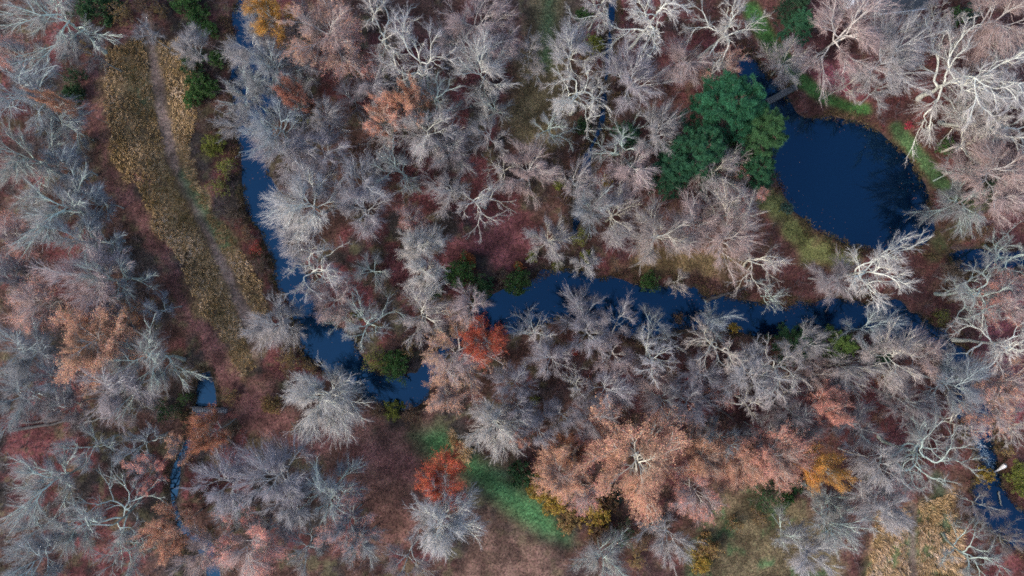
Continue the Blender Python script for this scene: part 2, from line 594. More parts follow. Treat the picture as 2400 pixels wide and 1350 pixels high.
TAN = np.array([[.25, .165, .065], [.43, .285, .13], [.58, .39, .2], [.68, .475, .28], [.74, .55, .38]])
reeds('meadow_grass', 'tawny lodged meadow grass beside the grey track', MEADOW, 6.5, .62, -.6, TAN, .22)
reeds('field_grass', 'pale tan lodged grass in the corner field', STUBBLE, 7.5, .95, -.9, TAN * np.array([1.0, 1.02, 1.15]), .34)
reeds('bank_reeds', 'pale tan reeds at the end of the lawn strip', [(1050, 985), (1085, 1010), (1100, 1070), (1070, 1075), (1055, 1040)], 8, 1.3, -.9, TAN * 1.1, .2)

# short turf on the green strips
x, y = in_frame(330000)
g = np.minimum.reduce([sdf(LAWN, x, y), sdl(GREEN_PATH, x, y) - 1.3, sdl(GREEN_PATH2, x, y) - 1.2, sdf(POND_LAWN, x, y), sdf(CREEK_BANK_GRASS, x, y) + 1, sdf(SE_GRASS, x, y) + 1, sdf(GLADE, x, y) + 1])
k = g + (fbm(x + 31, y - 17, .22) - .5) * 3 + RNG.random(len(x)) * 1.6 < .4
x, y = x[k], y[k]
w = water_sd(x, y)
k = w.min(0) > .5
x, y, w = x[k], y[k], w[:, k]
n = len(x)
D = RNG.normal(size=(n, 3)) * .5; D[:, 2] = .5
blade_stuff('turf', 'short green and olive turf of the glades, lawn strip and grassy paths', x, y, terrain_z(x, y, w), D, .14 + .16 * RNG.random(n), .05 + .05 * RNG.random(n), zone_colour(x, y) * np.array([[1.05, 1.1, 1.0]]))

# ragged sedge and dead stems along every bank, and leaves afloat close to it
x, y = in_frame(260000)
w = water_sd(x, y).min(0)
k = (w > -.3) & (w < .5 + 1.6 * np.maximum(fbm(x, y, .25) - .42, 0) * 4) & (fbm(x - 9, y + 4, .5) > .46)
x, y = x[k], y[k]
nb = 5
x = np.repeat(x, nb) + RNG.normal(size=len(x) * nb) * .1
y = np.repeat(y, nb) + RNG.normal(size=len(y) * nb) * .1
n = len(x)
pal = np.array([[.13, .085, .045], [.085, .06, .035], [.07, .07, .03], [.17, .12, .06], [.1, .05, .042]])
col = pal[np.clip((fbm(x + 5, y, .2) * 9 - 2 + RNG.normal(size=n) * .7).astype(int), 0, 4)]
D = RNG.normal(size=(n, 3)) * .6; D[:, 2] = .6
blade_stuff('bank_sedge', 'dead brown and olive sedge fringing the water', x, y, np.maximum(terrain_z(x, y), WATER_Z - .05), D, .3 + .45 * RNG.random(n), .04 + .05 * RNG.random(n), col)
x, y = in_frame(60000)
w = water_sd(x, y)
wm = w.min(0)
k = (wm < -.1) & (wm > -.4 - 4.5 * RNG.random(len(x)) ** 5) & (fbm(x, y, .3) > .42)
k |= (w[2] < -.1) & (RNG.random(len(x)) < .5)
x, y = x[k], y[k]
n = len(x)
D = RNG.normal(size=(n, 3)); D[:, 2] *= .04
blade_stuff('floating_leaves', 'fallen leaves afloat near the banks', x, y, np.full(n, WATER_Z + .012), D, .1 + .14 * RNG.random(n), .07 + .08 * RNG.random(n), np.array([[.2, .11, .08], [.16, .08, .07], [.25, .17, .1]])[RNG.integers(0, 3, n)])

# ------------------------------------------------------------------ tree prototypes
def kids(P, R, n, tmin, ang, asd, lr, K, wig, trop, rr, rng, flat=0.0, out=0.0, tmax=1.0):
    N, Kp, _ = P.shape
    i = np.repeat(np.arange(N), n)
    j = np.tile(np.arange(n), N)
    t = tmin + (tmax - tmin) * (j + .15 + .8 * rng.random(N * n)) / n
    f = np.clip(t, 0, .999) * (Kp - 1)
    k = f.astype(int)
    fr = (f - k)[:, None]
    p = P[i, k] * (1 - fr) + P[i, k + 1] * fr
    r = R[i, k] * (1 - fr[:, 0]) + R[i, k + 1] * fr[:, 0]
    T = nrm(P[i, k + 1] - P[i, k])
    rnd = rng.normal(size=T.shape)
    rnd[:, 2] *= (1 - flat)
    perp = nrm(rnd - (rnd * T).sum(1, keepdims=True) * T)
    a = np.radians(ang + asd * rng.normal(size=len(i)))[:, None]
    d = np.cos(a) * T + np.sin(a) * perp
    if out:
        o = p.copy(); o[:, 2] = 0
        d = nrm(d + out * nrm(o))
    Lp = np.linalg.norm(np.diff(P, axis=1), axis=2).sum(1)[i]
    L = Lp * lr * (1.15 - .55 * t) * rng.uniform(.65, 1.35, len(i))
    Q = np.empty((len(i), K, 3))
    Q[:, 0] = p
    for q in range(1, K):
        d = nrm(d + wig * rng.normal(size=d.shape) + np.array([0, 0, trop]))
        Q[:, q] = Q[:, q - 1] + d * (L / (K - 1))[:, None]
    r0 = r * rr * rng.uniform(.75, 1.15, len(i))
    RR = r0[:, None] * np.linspace(1, .35, K)[None]
    return Q, RR


def forks(P, R, rng, ang, lr, wig, trop, out, K, lat=1, latr=.62):
    """each branch ends in two forks and throws a side branch or two"""
    N = len(P)
    e = P[:, -1]
    T = nrm(P[:, -1] - P[:, -2])
    Lp = np.linalg.norm(np.diff(P, axis=1), axis=2).sum(1)
    rnd = rng.normal(size=T.shape); rnd[:, 2] *= .5
    perp = nrm(rnd - (rnd * T).sum(1, keepdims=True) * T)
    res, rad = [], []
    for sg in (1, -1):
        a = np.radians(ang + 8 * rng.normal(size=N))[:, None] * rng.uniform(.5, 1.3, N)[:, None]
        d = np.cos(a) * T + sg * np.sin(a) * perp
        o = e.copy(); o[:, 2] *= 0
        d = nrm(d + out * nrm(o))
        L = Lp * lr * rng.uniform(.7, 1.3, N)
        Q = np.empty((N, K, 3)); Q[:, 0] = e
        for q in range(1, K):
            d = nrm(d + wig * rng.normal(size=d.shape) + np.array([0, 0, trop]))
            Q[:, q] = Q[:, q - 1] + d * (L / (K - 1))[:, None]
        r0 = R[:, -1] * rng.uniform(.75, 1.0, N)
        res.append(Q); rad.append(r0[:, None] * np.linspace(1, .76, K)[None])
    if lat:
        Q, QR = kids(P, R, lat, .3, 42, 9, lr * latr / .8, K, wig, trop, .62, rng, .3, out, .9)
        res.append(Q); rad.append(QR[:, :1] * np.linspace(1, .7, K)[None])
    return np.concatenate(res), np.concatenate(rad)


def tree_proto(seed, limbs=9, wig=.1, thick=1.0, gens=3, tw=5, tw2=6, sp=1, fork=.42, top=.8, el0=15, el1=62, trop=.05, reach=2.7, lr=.76, ang=26, out=.08, lat=1, twl=1.3, twr=.0135, rnd=.8):
    rng = np.random.default_rng(seed)
    H = 20.0
    K = 9
    zt = np.linspace(0, H * top, K)
    tr = np.zeros((1, K, 3)); tr[0, :, 2] = zt
    tr[0, :, :2] = np.cumsum(rng.normal(size=(K, 2)) * .14, 0)
    tr[0, 0, :2] = 0
    rr = (.25 * (1 - .8 * zt / (H * top)) + .02) * thick
    rr[0] *= 1.3
    TR, TRR = tr, rr[None]
    n = limbs
    t = np.clip(fork + (1.0 - fork) * (np.arange(n) + rng.random(n) * .8) / n, 0, .985)
    f = t * (K - 1); k_ = f.astype(int); fr = (f - k_)[:, None]
    p = tr[0, k_] * (1 - fr) + tr[0, np.minimum(k_ + 1, K - 1)] * fr
    az = np.arange(n) * 2.39996 + rng.normal(size=n) * .35 + rng.random() * 6
    u = (t - fork) / (1 - fork)
    el = np.radians(el0 + (el1 - el0) * u + rng.normal(size=n) * 8)
    d = np.stack([np.cos(az) * np.cos(el), np.sin(az) * np.cos(el), np.sin(el)], 1)
    L = reach * (1.15 - .3 * u) * rng.uniform(.75, 1.25, n)
    KL = 7
    Q = np.empty((n, KL, 3)); Q[:, 0] = p
    for q in range(1, KL):
        d = nrm(d + wig * rng.normal(size=d.shape) + np.array([0, 0, trop]))
        Q[:, q] = Q[:, q - 1] + d * (L / (KL - 1))[:, None]
    r0 = (.125 * thick) * rng.uniform(.8, 1.2, n) * (1.1 - .35 * u)
    gen = [(Q, r0[:, None] * np.linspace(1, .72, KL)[None])]
    for g in range(gens):
        P_, R_ = gen[-1]
        P_, R_ = forks(P_, R_, rng, ang, lr, wig, trop, out, 5 if g < 2 else 4, lat)
        gen.append((P_, np.maximum(R_, .024 if g else .03)))
    src = np.concatenate([q[0][:, -4:] for q in gen[-2:]])
    srr = np.concatenate([q[1][:, -4:] for q in gen[-2:]])
    C, CR = kids(src, srr, tw, .15, 30, 10, 1.0, 3, wig * .6, trop * .6, .5, rng, .1, out * 1.2)
    # twigs keep one length, whatever they grow from
    ln = np.linalg.norm(np.diff(C, axis=1), axis=2).sum(1)
    f_ = (twl * rng.uniform(.55, 1.25, len(C)) / (ln + 1e-6))[:, None, None]
    C = C[:, :1] + (C - C[:, :1]) * f_
    CR = np.clip(CR, twr * 1.1, twr * 1.7) * np.linspace(1, .75, 3)[None]
    E, ER = kids(C, CR, tw2, .2, 28, 10, .66, 2, wig * .5, trop * .4, .8, rng, 0, out)
    ER = np.full_like(ER, twr)
    pk = rng.permutation(len(E))[:len(E) // 4]
    SP, SR = kids(E[pk], ER[pk], sp, .2, 30, 12, .7, 2, .05, .02, .8, rng)
    SR = np.full_like(SR, twr * .85)
    tips = np.concatenate([E[:, -1], SP[:, -1]])
    ctr = np.median(tips[:, :2], 0)
    rad = np.percentile(np.linalg.norm(tips[:, :2] - ctr, axis=1), 92)
    sxy = 5.0 / rad
    sz = 20.0 / tips[:, 2].max()
    # even out the crown's outline: stretch thin sides, draw in long ones
    tv = tips[:, :2] - ctr
    ta, tr_ = np.arctan2(tv[:, 1], tv[:, 0]), np.linalg.norm(tv, axis=1)
    nb_ = 14
    bins = ((ta + math.pi) / (2 * math.pi) * nb_).astype(int) % nb_
    ext = np.array([np.percentile(tr_[bins == b_], 90) if (bins == b_).sum() > 20 else rad * .6 for b_ in range(nb_)])
    ext = (np.roll(ext, 1) + 2 * ext + np.roll(ext, -1)) / 4
    fac = np.clip((rad / ext) ** rnd, .6, 1.9)
    for q in [C, E, SP] + [g_[0] for g_ in gen]:
        dv = q[..., :2] - ctr
        aa = (np.arctan2(dv[..., 1], dv[..., 0]) + math.pi) / (2 * math.pi) * nb_ - .5
        rr_ = np.linalg.norm(dv, axis=-1)
        ff = np.interp(aa, np.arange(-1, nb_ + 1), np.concatenate([fac[-1:], fac, fac[:1]]))
        ff = 1 + (ff - 1) * np.clip(rr_ / (rad * .45), 0, 1)
        q[..., :2] = ctr + dv * ff[..., None]
    for q in [TR, C, E, SP] + [g_[0] for g_ in gen]:
        hfrac = np.clip(q[..., 2:3] / (H * fork), 0, 1)
        q[..., :2] = (q[..., :2] - ctr * hfrac) * sxy
        q[..., 2] *= sz
    g1, g2, g3 = Geo(), Geo(), Geo()
    g1.tubes(TR, TRR, 8)
    for i_, (P_, R_) in enumerate(gen):
        g2.tubes(P_, R_, 6 if i_ == 0 else 5 if i_ == 1 else 3, False)
    g3.tubes(C, CR, 3); g3.tubes(E, ER, 3); g3.tubes(SP, SR, 3)
    return dict(trunk=g1.mesh('trunk', True), limbs=g2.mesh('limbs', True), twigs=g3.mesh('twigs'), hc=float(np.median(tips[:, 2])),
                base=np.concatenate([C[:, 1], C[:, 2], E.mean(1), E[:, 1], SP[:, 1]]), rng=rng)


def leaves_of(p, nm):
    """leaves along the twigs: all over the crown, or in patches"""
    if nm not in p:
        frac, m, sz_ = (.9, 25000, .105) if nm == 'full' else (.5, 12000, .11)
        base, rng = p['base'], p['rng']
        base = base[np.linalg.norm(base[:, :2], axis=1) / 5.0 > rng.uniform(.25, .9, len(base))]
        cell = np.floor(base / 1.3).astype(int)
        h = ((cell[:, 0] * 73856093) ^ (cell[:, 1] * 19349663) ^ (cell[:, 2] * 83492791)) % 1000 / 1000.0
        sel = base[h < frac]
        pick = sel[rng.integers(0, len(sel), m)] + rng.normal(size=(m, 3)) * .12
        D = rng.normal(size=(m, 3)); D[:, 2] -= .2
        G = Geo()
        G.blades(pick, nrm(D), sz_ * rng.uniform(.8, 1.5, m), sz_ * rng.uniform(.6, 1.0, m), nrm(rng.normal(size=(m, 3)) + np.array([0, 0, 2.0])), .2)
        p[nm] = G.mesh('foliage')
    return p[nm]


PROTO = {}
for i in range(5):   # fine even twig work, many rising limbs radiating from one crotch
    PROTO['A%d' % i] = tree_proto(100 + i, limbs=8 + i % 2, wig=.06, lat=2, tw=3, tw2=5, fork=.52 + .03 * (i % 3), top=.74, el0=16, el1=60, trop=.05, thick=.68, ang=19 + 2 * (i % 3), out=.22, reach=2.6 + .25 * (i % 2))
for i in range(5):   # crooked, heavier pale limbs, open crown
    PROTO['W%d' % i] = tree_proto(200 + i, limbs=6 + i % 3, wig=.15 + .02 * i, tw=4, fork=.42, top=.68, el0=10, el1=56, trop=.03, thick=.88, reach=3.3, ang=27, out=.16, twl=1.15, twr=.0135, rnd=.6)
for i in range(4):   # vase shaped
    PROTO['U%d' % i] = tree_proto(300 + i, limbs=7 + i % 2, wig=.07, lat=2, tw=3, tw2=5, fork=.45, top=.66, el0=30, el1=66, trop=.015, thick=.8, reach=3.5, ang=18, out=.18)
for i in range(3):   # sparse
    PROTO['S%d' % i] = tree_proto(400 + i, limbs=6, wig=.09, tw=5, tw2=5, fork=.5, top=.76, el0=20, el1=62, trop=.05, thick=.75, out=.15, twr=.014)
for i in range(3):   # dense round
    PROTO['D%d' % i] = tree_proto(500 + i, limbs=11 + i, wig=.07, lat=2, tw=3, fork=.5, top=.75, el0=6, el1=68, trop=.04, thick=.72, ang=20, out=.22, rnd=1.0)


def pine_proto(seed, n=70):
    rng = np.random.default_rng(seed)
    H = 20.0
    tr = np.zeros((1, 8, 3)); tr[0, :, 2] = np.linspace(0, H, 8); tr[0, 1:, :2] += rng.normal(size=(7, 2)) * .08
    t = np.sort(rng.random(n)) * .72 + .27
    az = np.arange(n) * 2.39996 + rng.normal(size=n) * .3
    L = 5.0 * np.sqrt(np.clip(1 - ((t - .27) / .74) ** 1.4, .02, 1)) * rng.uniform(.75, 1.15, n)
    el = np.radians(np.interp(t, [.27, 1], [2, 50]) + rng.normal(size=n) * 6)
    d = np.stack([np.cos(az) * np.cos(el), np.sin(az) * np.cos(el), np.sin(el)], 1)
    Q = np.empty((n, 6, 3)); Q[:, 0] = np.stack([np.zeros(n), np.zeros(n), t * H], 1)
    for q in range(1, 6):
        d = nrm(d + .07 * rng.normal(size=d.shape) + np.array([0, 0, .04]))
        Q[:, q] = Q[:, q - 1] + d * (L / 5)[:, None]
    QR = np.linspace(.07, .02, 6)[None].repeat(n, 0)
    B, BR = kids(Q, QR, 7, .25, 45, 10, .33, 4, .1, .08, .6, rng, .6)
    C, CR = kids(B, BR, 4, .3, 40, 12, .5, 3, .1, .1, .7, rng, .3)
    tips = np.concatenate([C[:, 1], C[:, 2], B[:, 3], Q[:, 5]])
    m = 26
    c = np.repeat(tips, m, 0) + rng.normal(size=(len(tips) * m, 3)) * .1
    D = rng.normal(size=c.shape); D[:, 2] = D[:, 2] * .6 + .5
    g1, g2, g3 = Geo(), Geo(), Geo()
    g1.tubes(tr, np.linspace(.3, .03, 8)[None], 7)
    g2.tubes(Q, QR, 4); g2.tubes(B, BR, 3)
    G = Geo()
    k = len(c)
    D = nrm(D)
    side = nrm(np.cross(D, rng.normal(size=c.shape)))
    Ln = rng.uniform(.18, .36, k)[:, None]
    v = np.stack([c - side * .028, c + side * .028, c + D * Ln], 1)
    G.add(v, np.arange(k * 3).reshape(-1, 3))
    return dict(trunk=g1.mesh('trunk', True), limbs=g2.mesh('limbs', True), foliage=G.mesh('foliage'), hc=11.0)


PINE = [pine_proto(700), pine_proto(701)]


def shrub_proto(seed, stems=16, leaves=2600, size=.11):
    rng = np.random.default_rng(seed)
    az = np.arange(stems) * 2.39996 + rng.normal(size=stems) * .3
    el = np.radians(rng.uniform(18, 85, stems))
    d = np.stack([np.cos(az) * np.cos(el), np.sin(az) * np.cos(el), np.sin(el)], 1)
    Q = np.empty((stems, 6, 3)); Q[:, 0] = d * .08 * np.array([1, 1, 0])
    L = rng.uniform(.7, 1.25, stems)
    for q in range(1, 6):
        d = nrm(d + .16 * rng.normal(size=d.shape) + np.array([0, 0, .03]))
        Q[:, q] = Q[:, q - 1] + d * (L / 5)[:, None]
    QR = np.linspace(.022, .008, 6)[None].repeat(stems, 0)
    B, BR = kids(Q, QR, 7, .25, 45, 14, .45, 4, .15, .05, .7, rng)
    C, CR = kids(B, BR, 4, .2, 42, 14, .6, 3, .15, .03, .7, rng)
    g1, G = Geo(), Geo()
    g1.tubes(Q, QR, 4); g1.tubes(B, np.maximum(BR, .007), 3); g1.tubes(C, np.maximum(CR, .006), 3)
    base = np.concatenate([B[:, 2], B[:, 3], C[:, 1], C[:, 2]])
    pick = base[rng.integers(0, len(base), leaves)] + rng.normal(size=(leaves, 3)) * .035
    pick[:, 2] = np.abs(pick[:, 2]) + .02
    D = rng.normal(size=pick.shape)
    G.blades(pick, nrm(D), size * rng.uniform(.6, 1.2, leaves), size * rng.uniform(.45, .8, leaves), nrm(rng.normal(size=pick.shape) + np.array([0, 0, 1.2])), .2)
    return dict(stems=g1.mesh('stems', True), foliage=G.mesh('foliage'))


SHRUB = [shrub_proto(800), shrub_proto(801, 13, 2000, .12), shrub_proto(802, 18, 3200, .1)]
SHRUB_THIN = [shrub_proto(810, 15, 800, .1), shrub_proto(811, 12, 600, .11)]

TINT = {  # limb colour, twig colour
    'h': ((.82, .82, .70), (.54, .51, .47)), 'w': ((.74, .73, .62), (.46, .425, .41)), 'c': ((.68, .64, .52), (.41, .36, .335)), 'g': ((.55, .65, .56), (.32, .32, .31)),
    'l': ((.56, .55, .52), (.36, .32, .325)), 'p': ((.62, .56, .50), (.44, .335, .31)), 'b': ((.48, .56, .53), (.285, .295, .305)),
    'd': ((.40, .42, .39), (.24, .21, .215)), 'm': ((.60, .59, .55), (.38, .355, .345)),
}
LEAFC = {'o': (.75, .36, .25), 'r': (.64, .14, .075), 'y': (.74, .38, .09), 'p': (.58, .31, .22), 'n': (.5, .22, .12), 'k': (.62, .25, .19), 'v': (.42, .4, .06)}
LEAFN = {'o': 'russet_tree', 'r': 'red_leaved_tree', 'y': 'yellow_leaved_tree', 'p': 'pink_brown_tree', 'n': 'russet_tree', 'k': 'red_leaved_tree', 'v': 'yellow_leaved_tree'}
prng = random.Random(5)
SEEN_LABELS = {}


def place_tree(x, y, r, kind, tint, leaf, label, hm=1.0):
    r = r * 1.02
    fam = [k for k in PROTO if k[0] == kind]
    key = prng.choice(fam)
    p = PROTO[key]
    h = (7.0 + .115 * r) * prng.uniform(.9, 1.1)
    if leaf in ('o', 'r', 'y', 'k', 'n'): h = max(h * 1.08, 13.5)
    if x > 2140: h *= .88; r *= 1.08
    h *= hm
    hc = p['hc'] / 20.0 * h
    k = (CAM_H - hc) / CAM_H
    wx, wy = W(x, y)
    wx *= k; wy *= k
    rad = r * S * k
    s = rad / 5.0
    # a crown over water grows from the nearest bank and leans out
    cx_, cy_ = wx, wy
    if water_sd(np.array([wx]), np.array([wy])).min() < .4:
        ra, rb = np.meshgrid(np.arange(.3, 7, .3), np.arange(0, 6.28, .2))
        qx, qy = wx + (ra * np.cos(rb)).ravel(), wy + (ra * np.sin(rb)).ravel()
        okk = water_sd(qx, qy).min(0) > .5
        if okk.any():
            ii = np.where(okk)[0][ra.ravel()[okk].argmin()]
            wx, wy = float(qx[ii]), float(qy[ii])
    z = float(ground_z(wx, wy)[0]) - .08
    bare = leaf == '-'
    nm = 'bare_tree' if bare else LEAFN[leaf[0]]
    grp = 'bare trees of the wood' if bare else 'trees still in autumn leaf'
    t = thing(nm, label, 'tree', (wx, wy, z), prng.uniform(0, 6.28), (s, s, h / 20.0), grp)
    if (cx_, cy_) != (wx, wy):
        t.rotation_mode = 'QUATERNION'
        t.rotation_quaternion = Vector((0, 0, 1)).rotation_difference(Vector((cx_ - wx, cy_ - wy, hc))) @ t.rotation_euler.to_quaternion()
    lc, tc = TINT[tint]
    j = prng.uniform(.88, 1.12)
    hj = prng.uniform(-.015, .015)
    lc = tuple(q * j * .93 for q in lc)
    if leaf in ('o', 'r', 'y', 'k', 'n') and tint == 'd':
        tc = tuple(q * .5 for q in LEAFC[leaf])
    elif leaf == 'o':
        tc = (.44, .28, .20)
    tc = (tc[0] * j * .87 + hj, tc[1] * j * .85, tc[2] * j * .86 - hj)
    obj('trunk', p['trunk'], M_BARK, t, tuple(q * .6 for q in lc))
    obj('limbs', p['limbs'], M_BARK, t, lc)
    obj('twigs', p['twigs'], M_TWIG, t, tc)
    if not bare:
        c = LEAFC[leaf[0]]
        jj = prng.uniform(.88, 1.12)
        obj('foliage', leaves_of(p, 'part' if leaf.endswith('s') else 'full'), M_LEAF, t, (c[0] * jj, c[1] * prng.uniform(.9, 1.12) * jj, c[2] * jj))
    return t


def place_pine(x, y, r, col, label, i, hgt=19.0):
    p = PINE[i % 2]
    hc = p['hc'] / 20 * hgt
    k = (CAM_H - hc) / CAM_H
    wx, wy = W(x, y); wx *= k; wy *= k
    s = r * S * k / 5.0
    t = thing('pine_tree', label, 'tree', (wx, wy, float(ground_z(wx, wy)[0]) - .08), prng.uniform(0, 6), (s, s, hgt / 20), 'evergreen trees')
    obj('trunk', p['trunk'], M_BARK, t, (.13, .09, .07))
    obj('limbs', p['limbs'], M_BARK, t, (.14, .1, .08))
    obj('foliage', p['foliage'], M_NEEDLE, t, col)


SHC = {'g': (.065, .135, .035), 'G': (.035, .085, .03), 'y': (.38, .25, .05), 'v': (.2, .21, .04), 'o': (.27, .17, .07), 'b': (.16, .09, .05), 'B': (.085, .06, .04),
       'O': (.42, .14, .05), 'r': (.4, .06, .04), 'k': (.5, .06, .1), 't': (.06, .12, .09)}


def place_shrub(x, y, r, c, label, hf=.8):
    wx, wy = W(x, y)
    rad = r * S * 1.12
    thin = c.endswith('s')
    p = prng.choice(SHRUB_THIN if thin else SHRUB)
    t = thing('shrub', label, 'shrub', (wx, wy, float(ground_z(wx, wy)[0]) - .03), prng.uniform(0, 6.28), (rad, rad, min(rad * hf * 1.4, 3.5)), 'shrubs')
    obj('stems', p['stems'], M_BARK, t, (.2, .16, .13))
    col = SHC[c[0]]
    j = prng.uniform(.85, 1.15)
    obj('foliage', p['foliage'], M_LEAF, t, tuple(q * j for q in col))

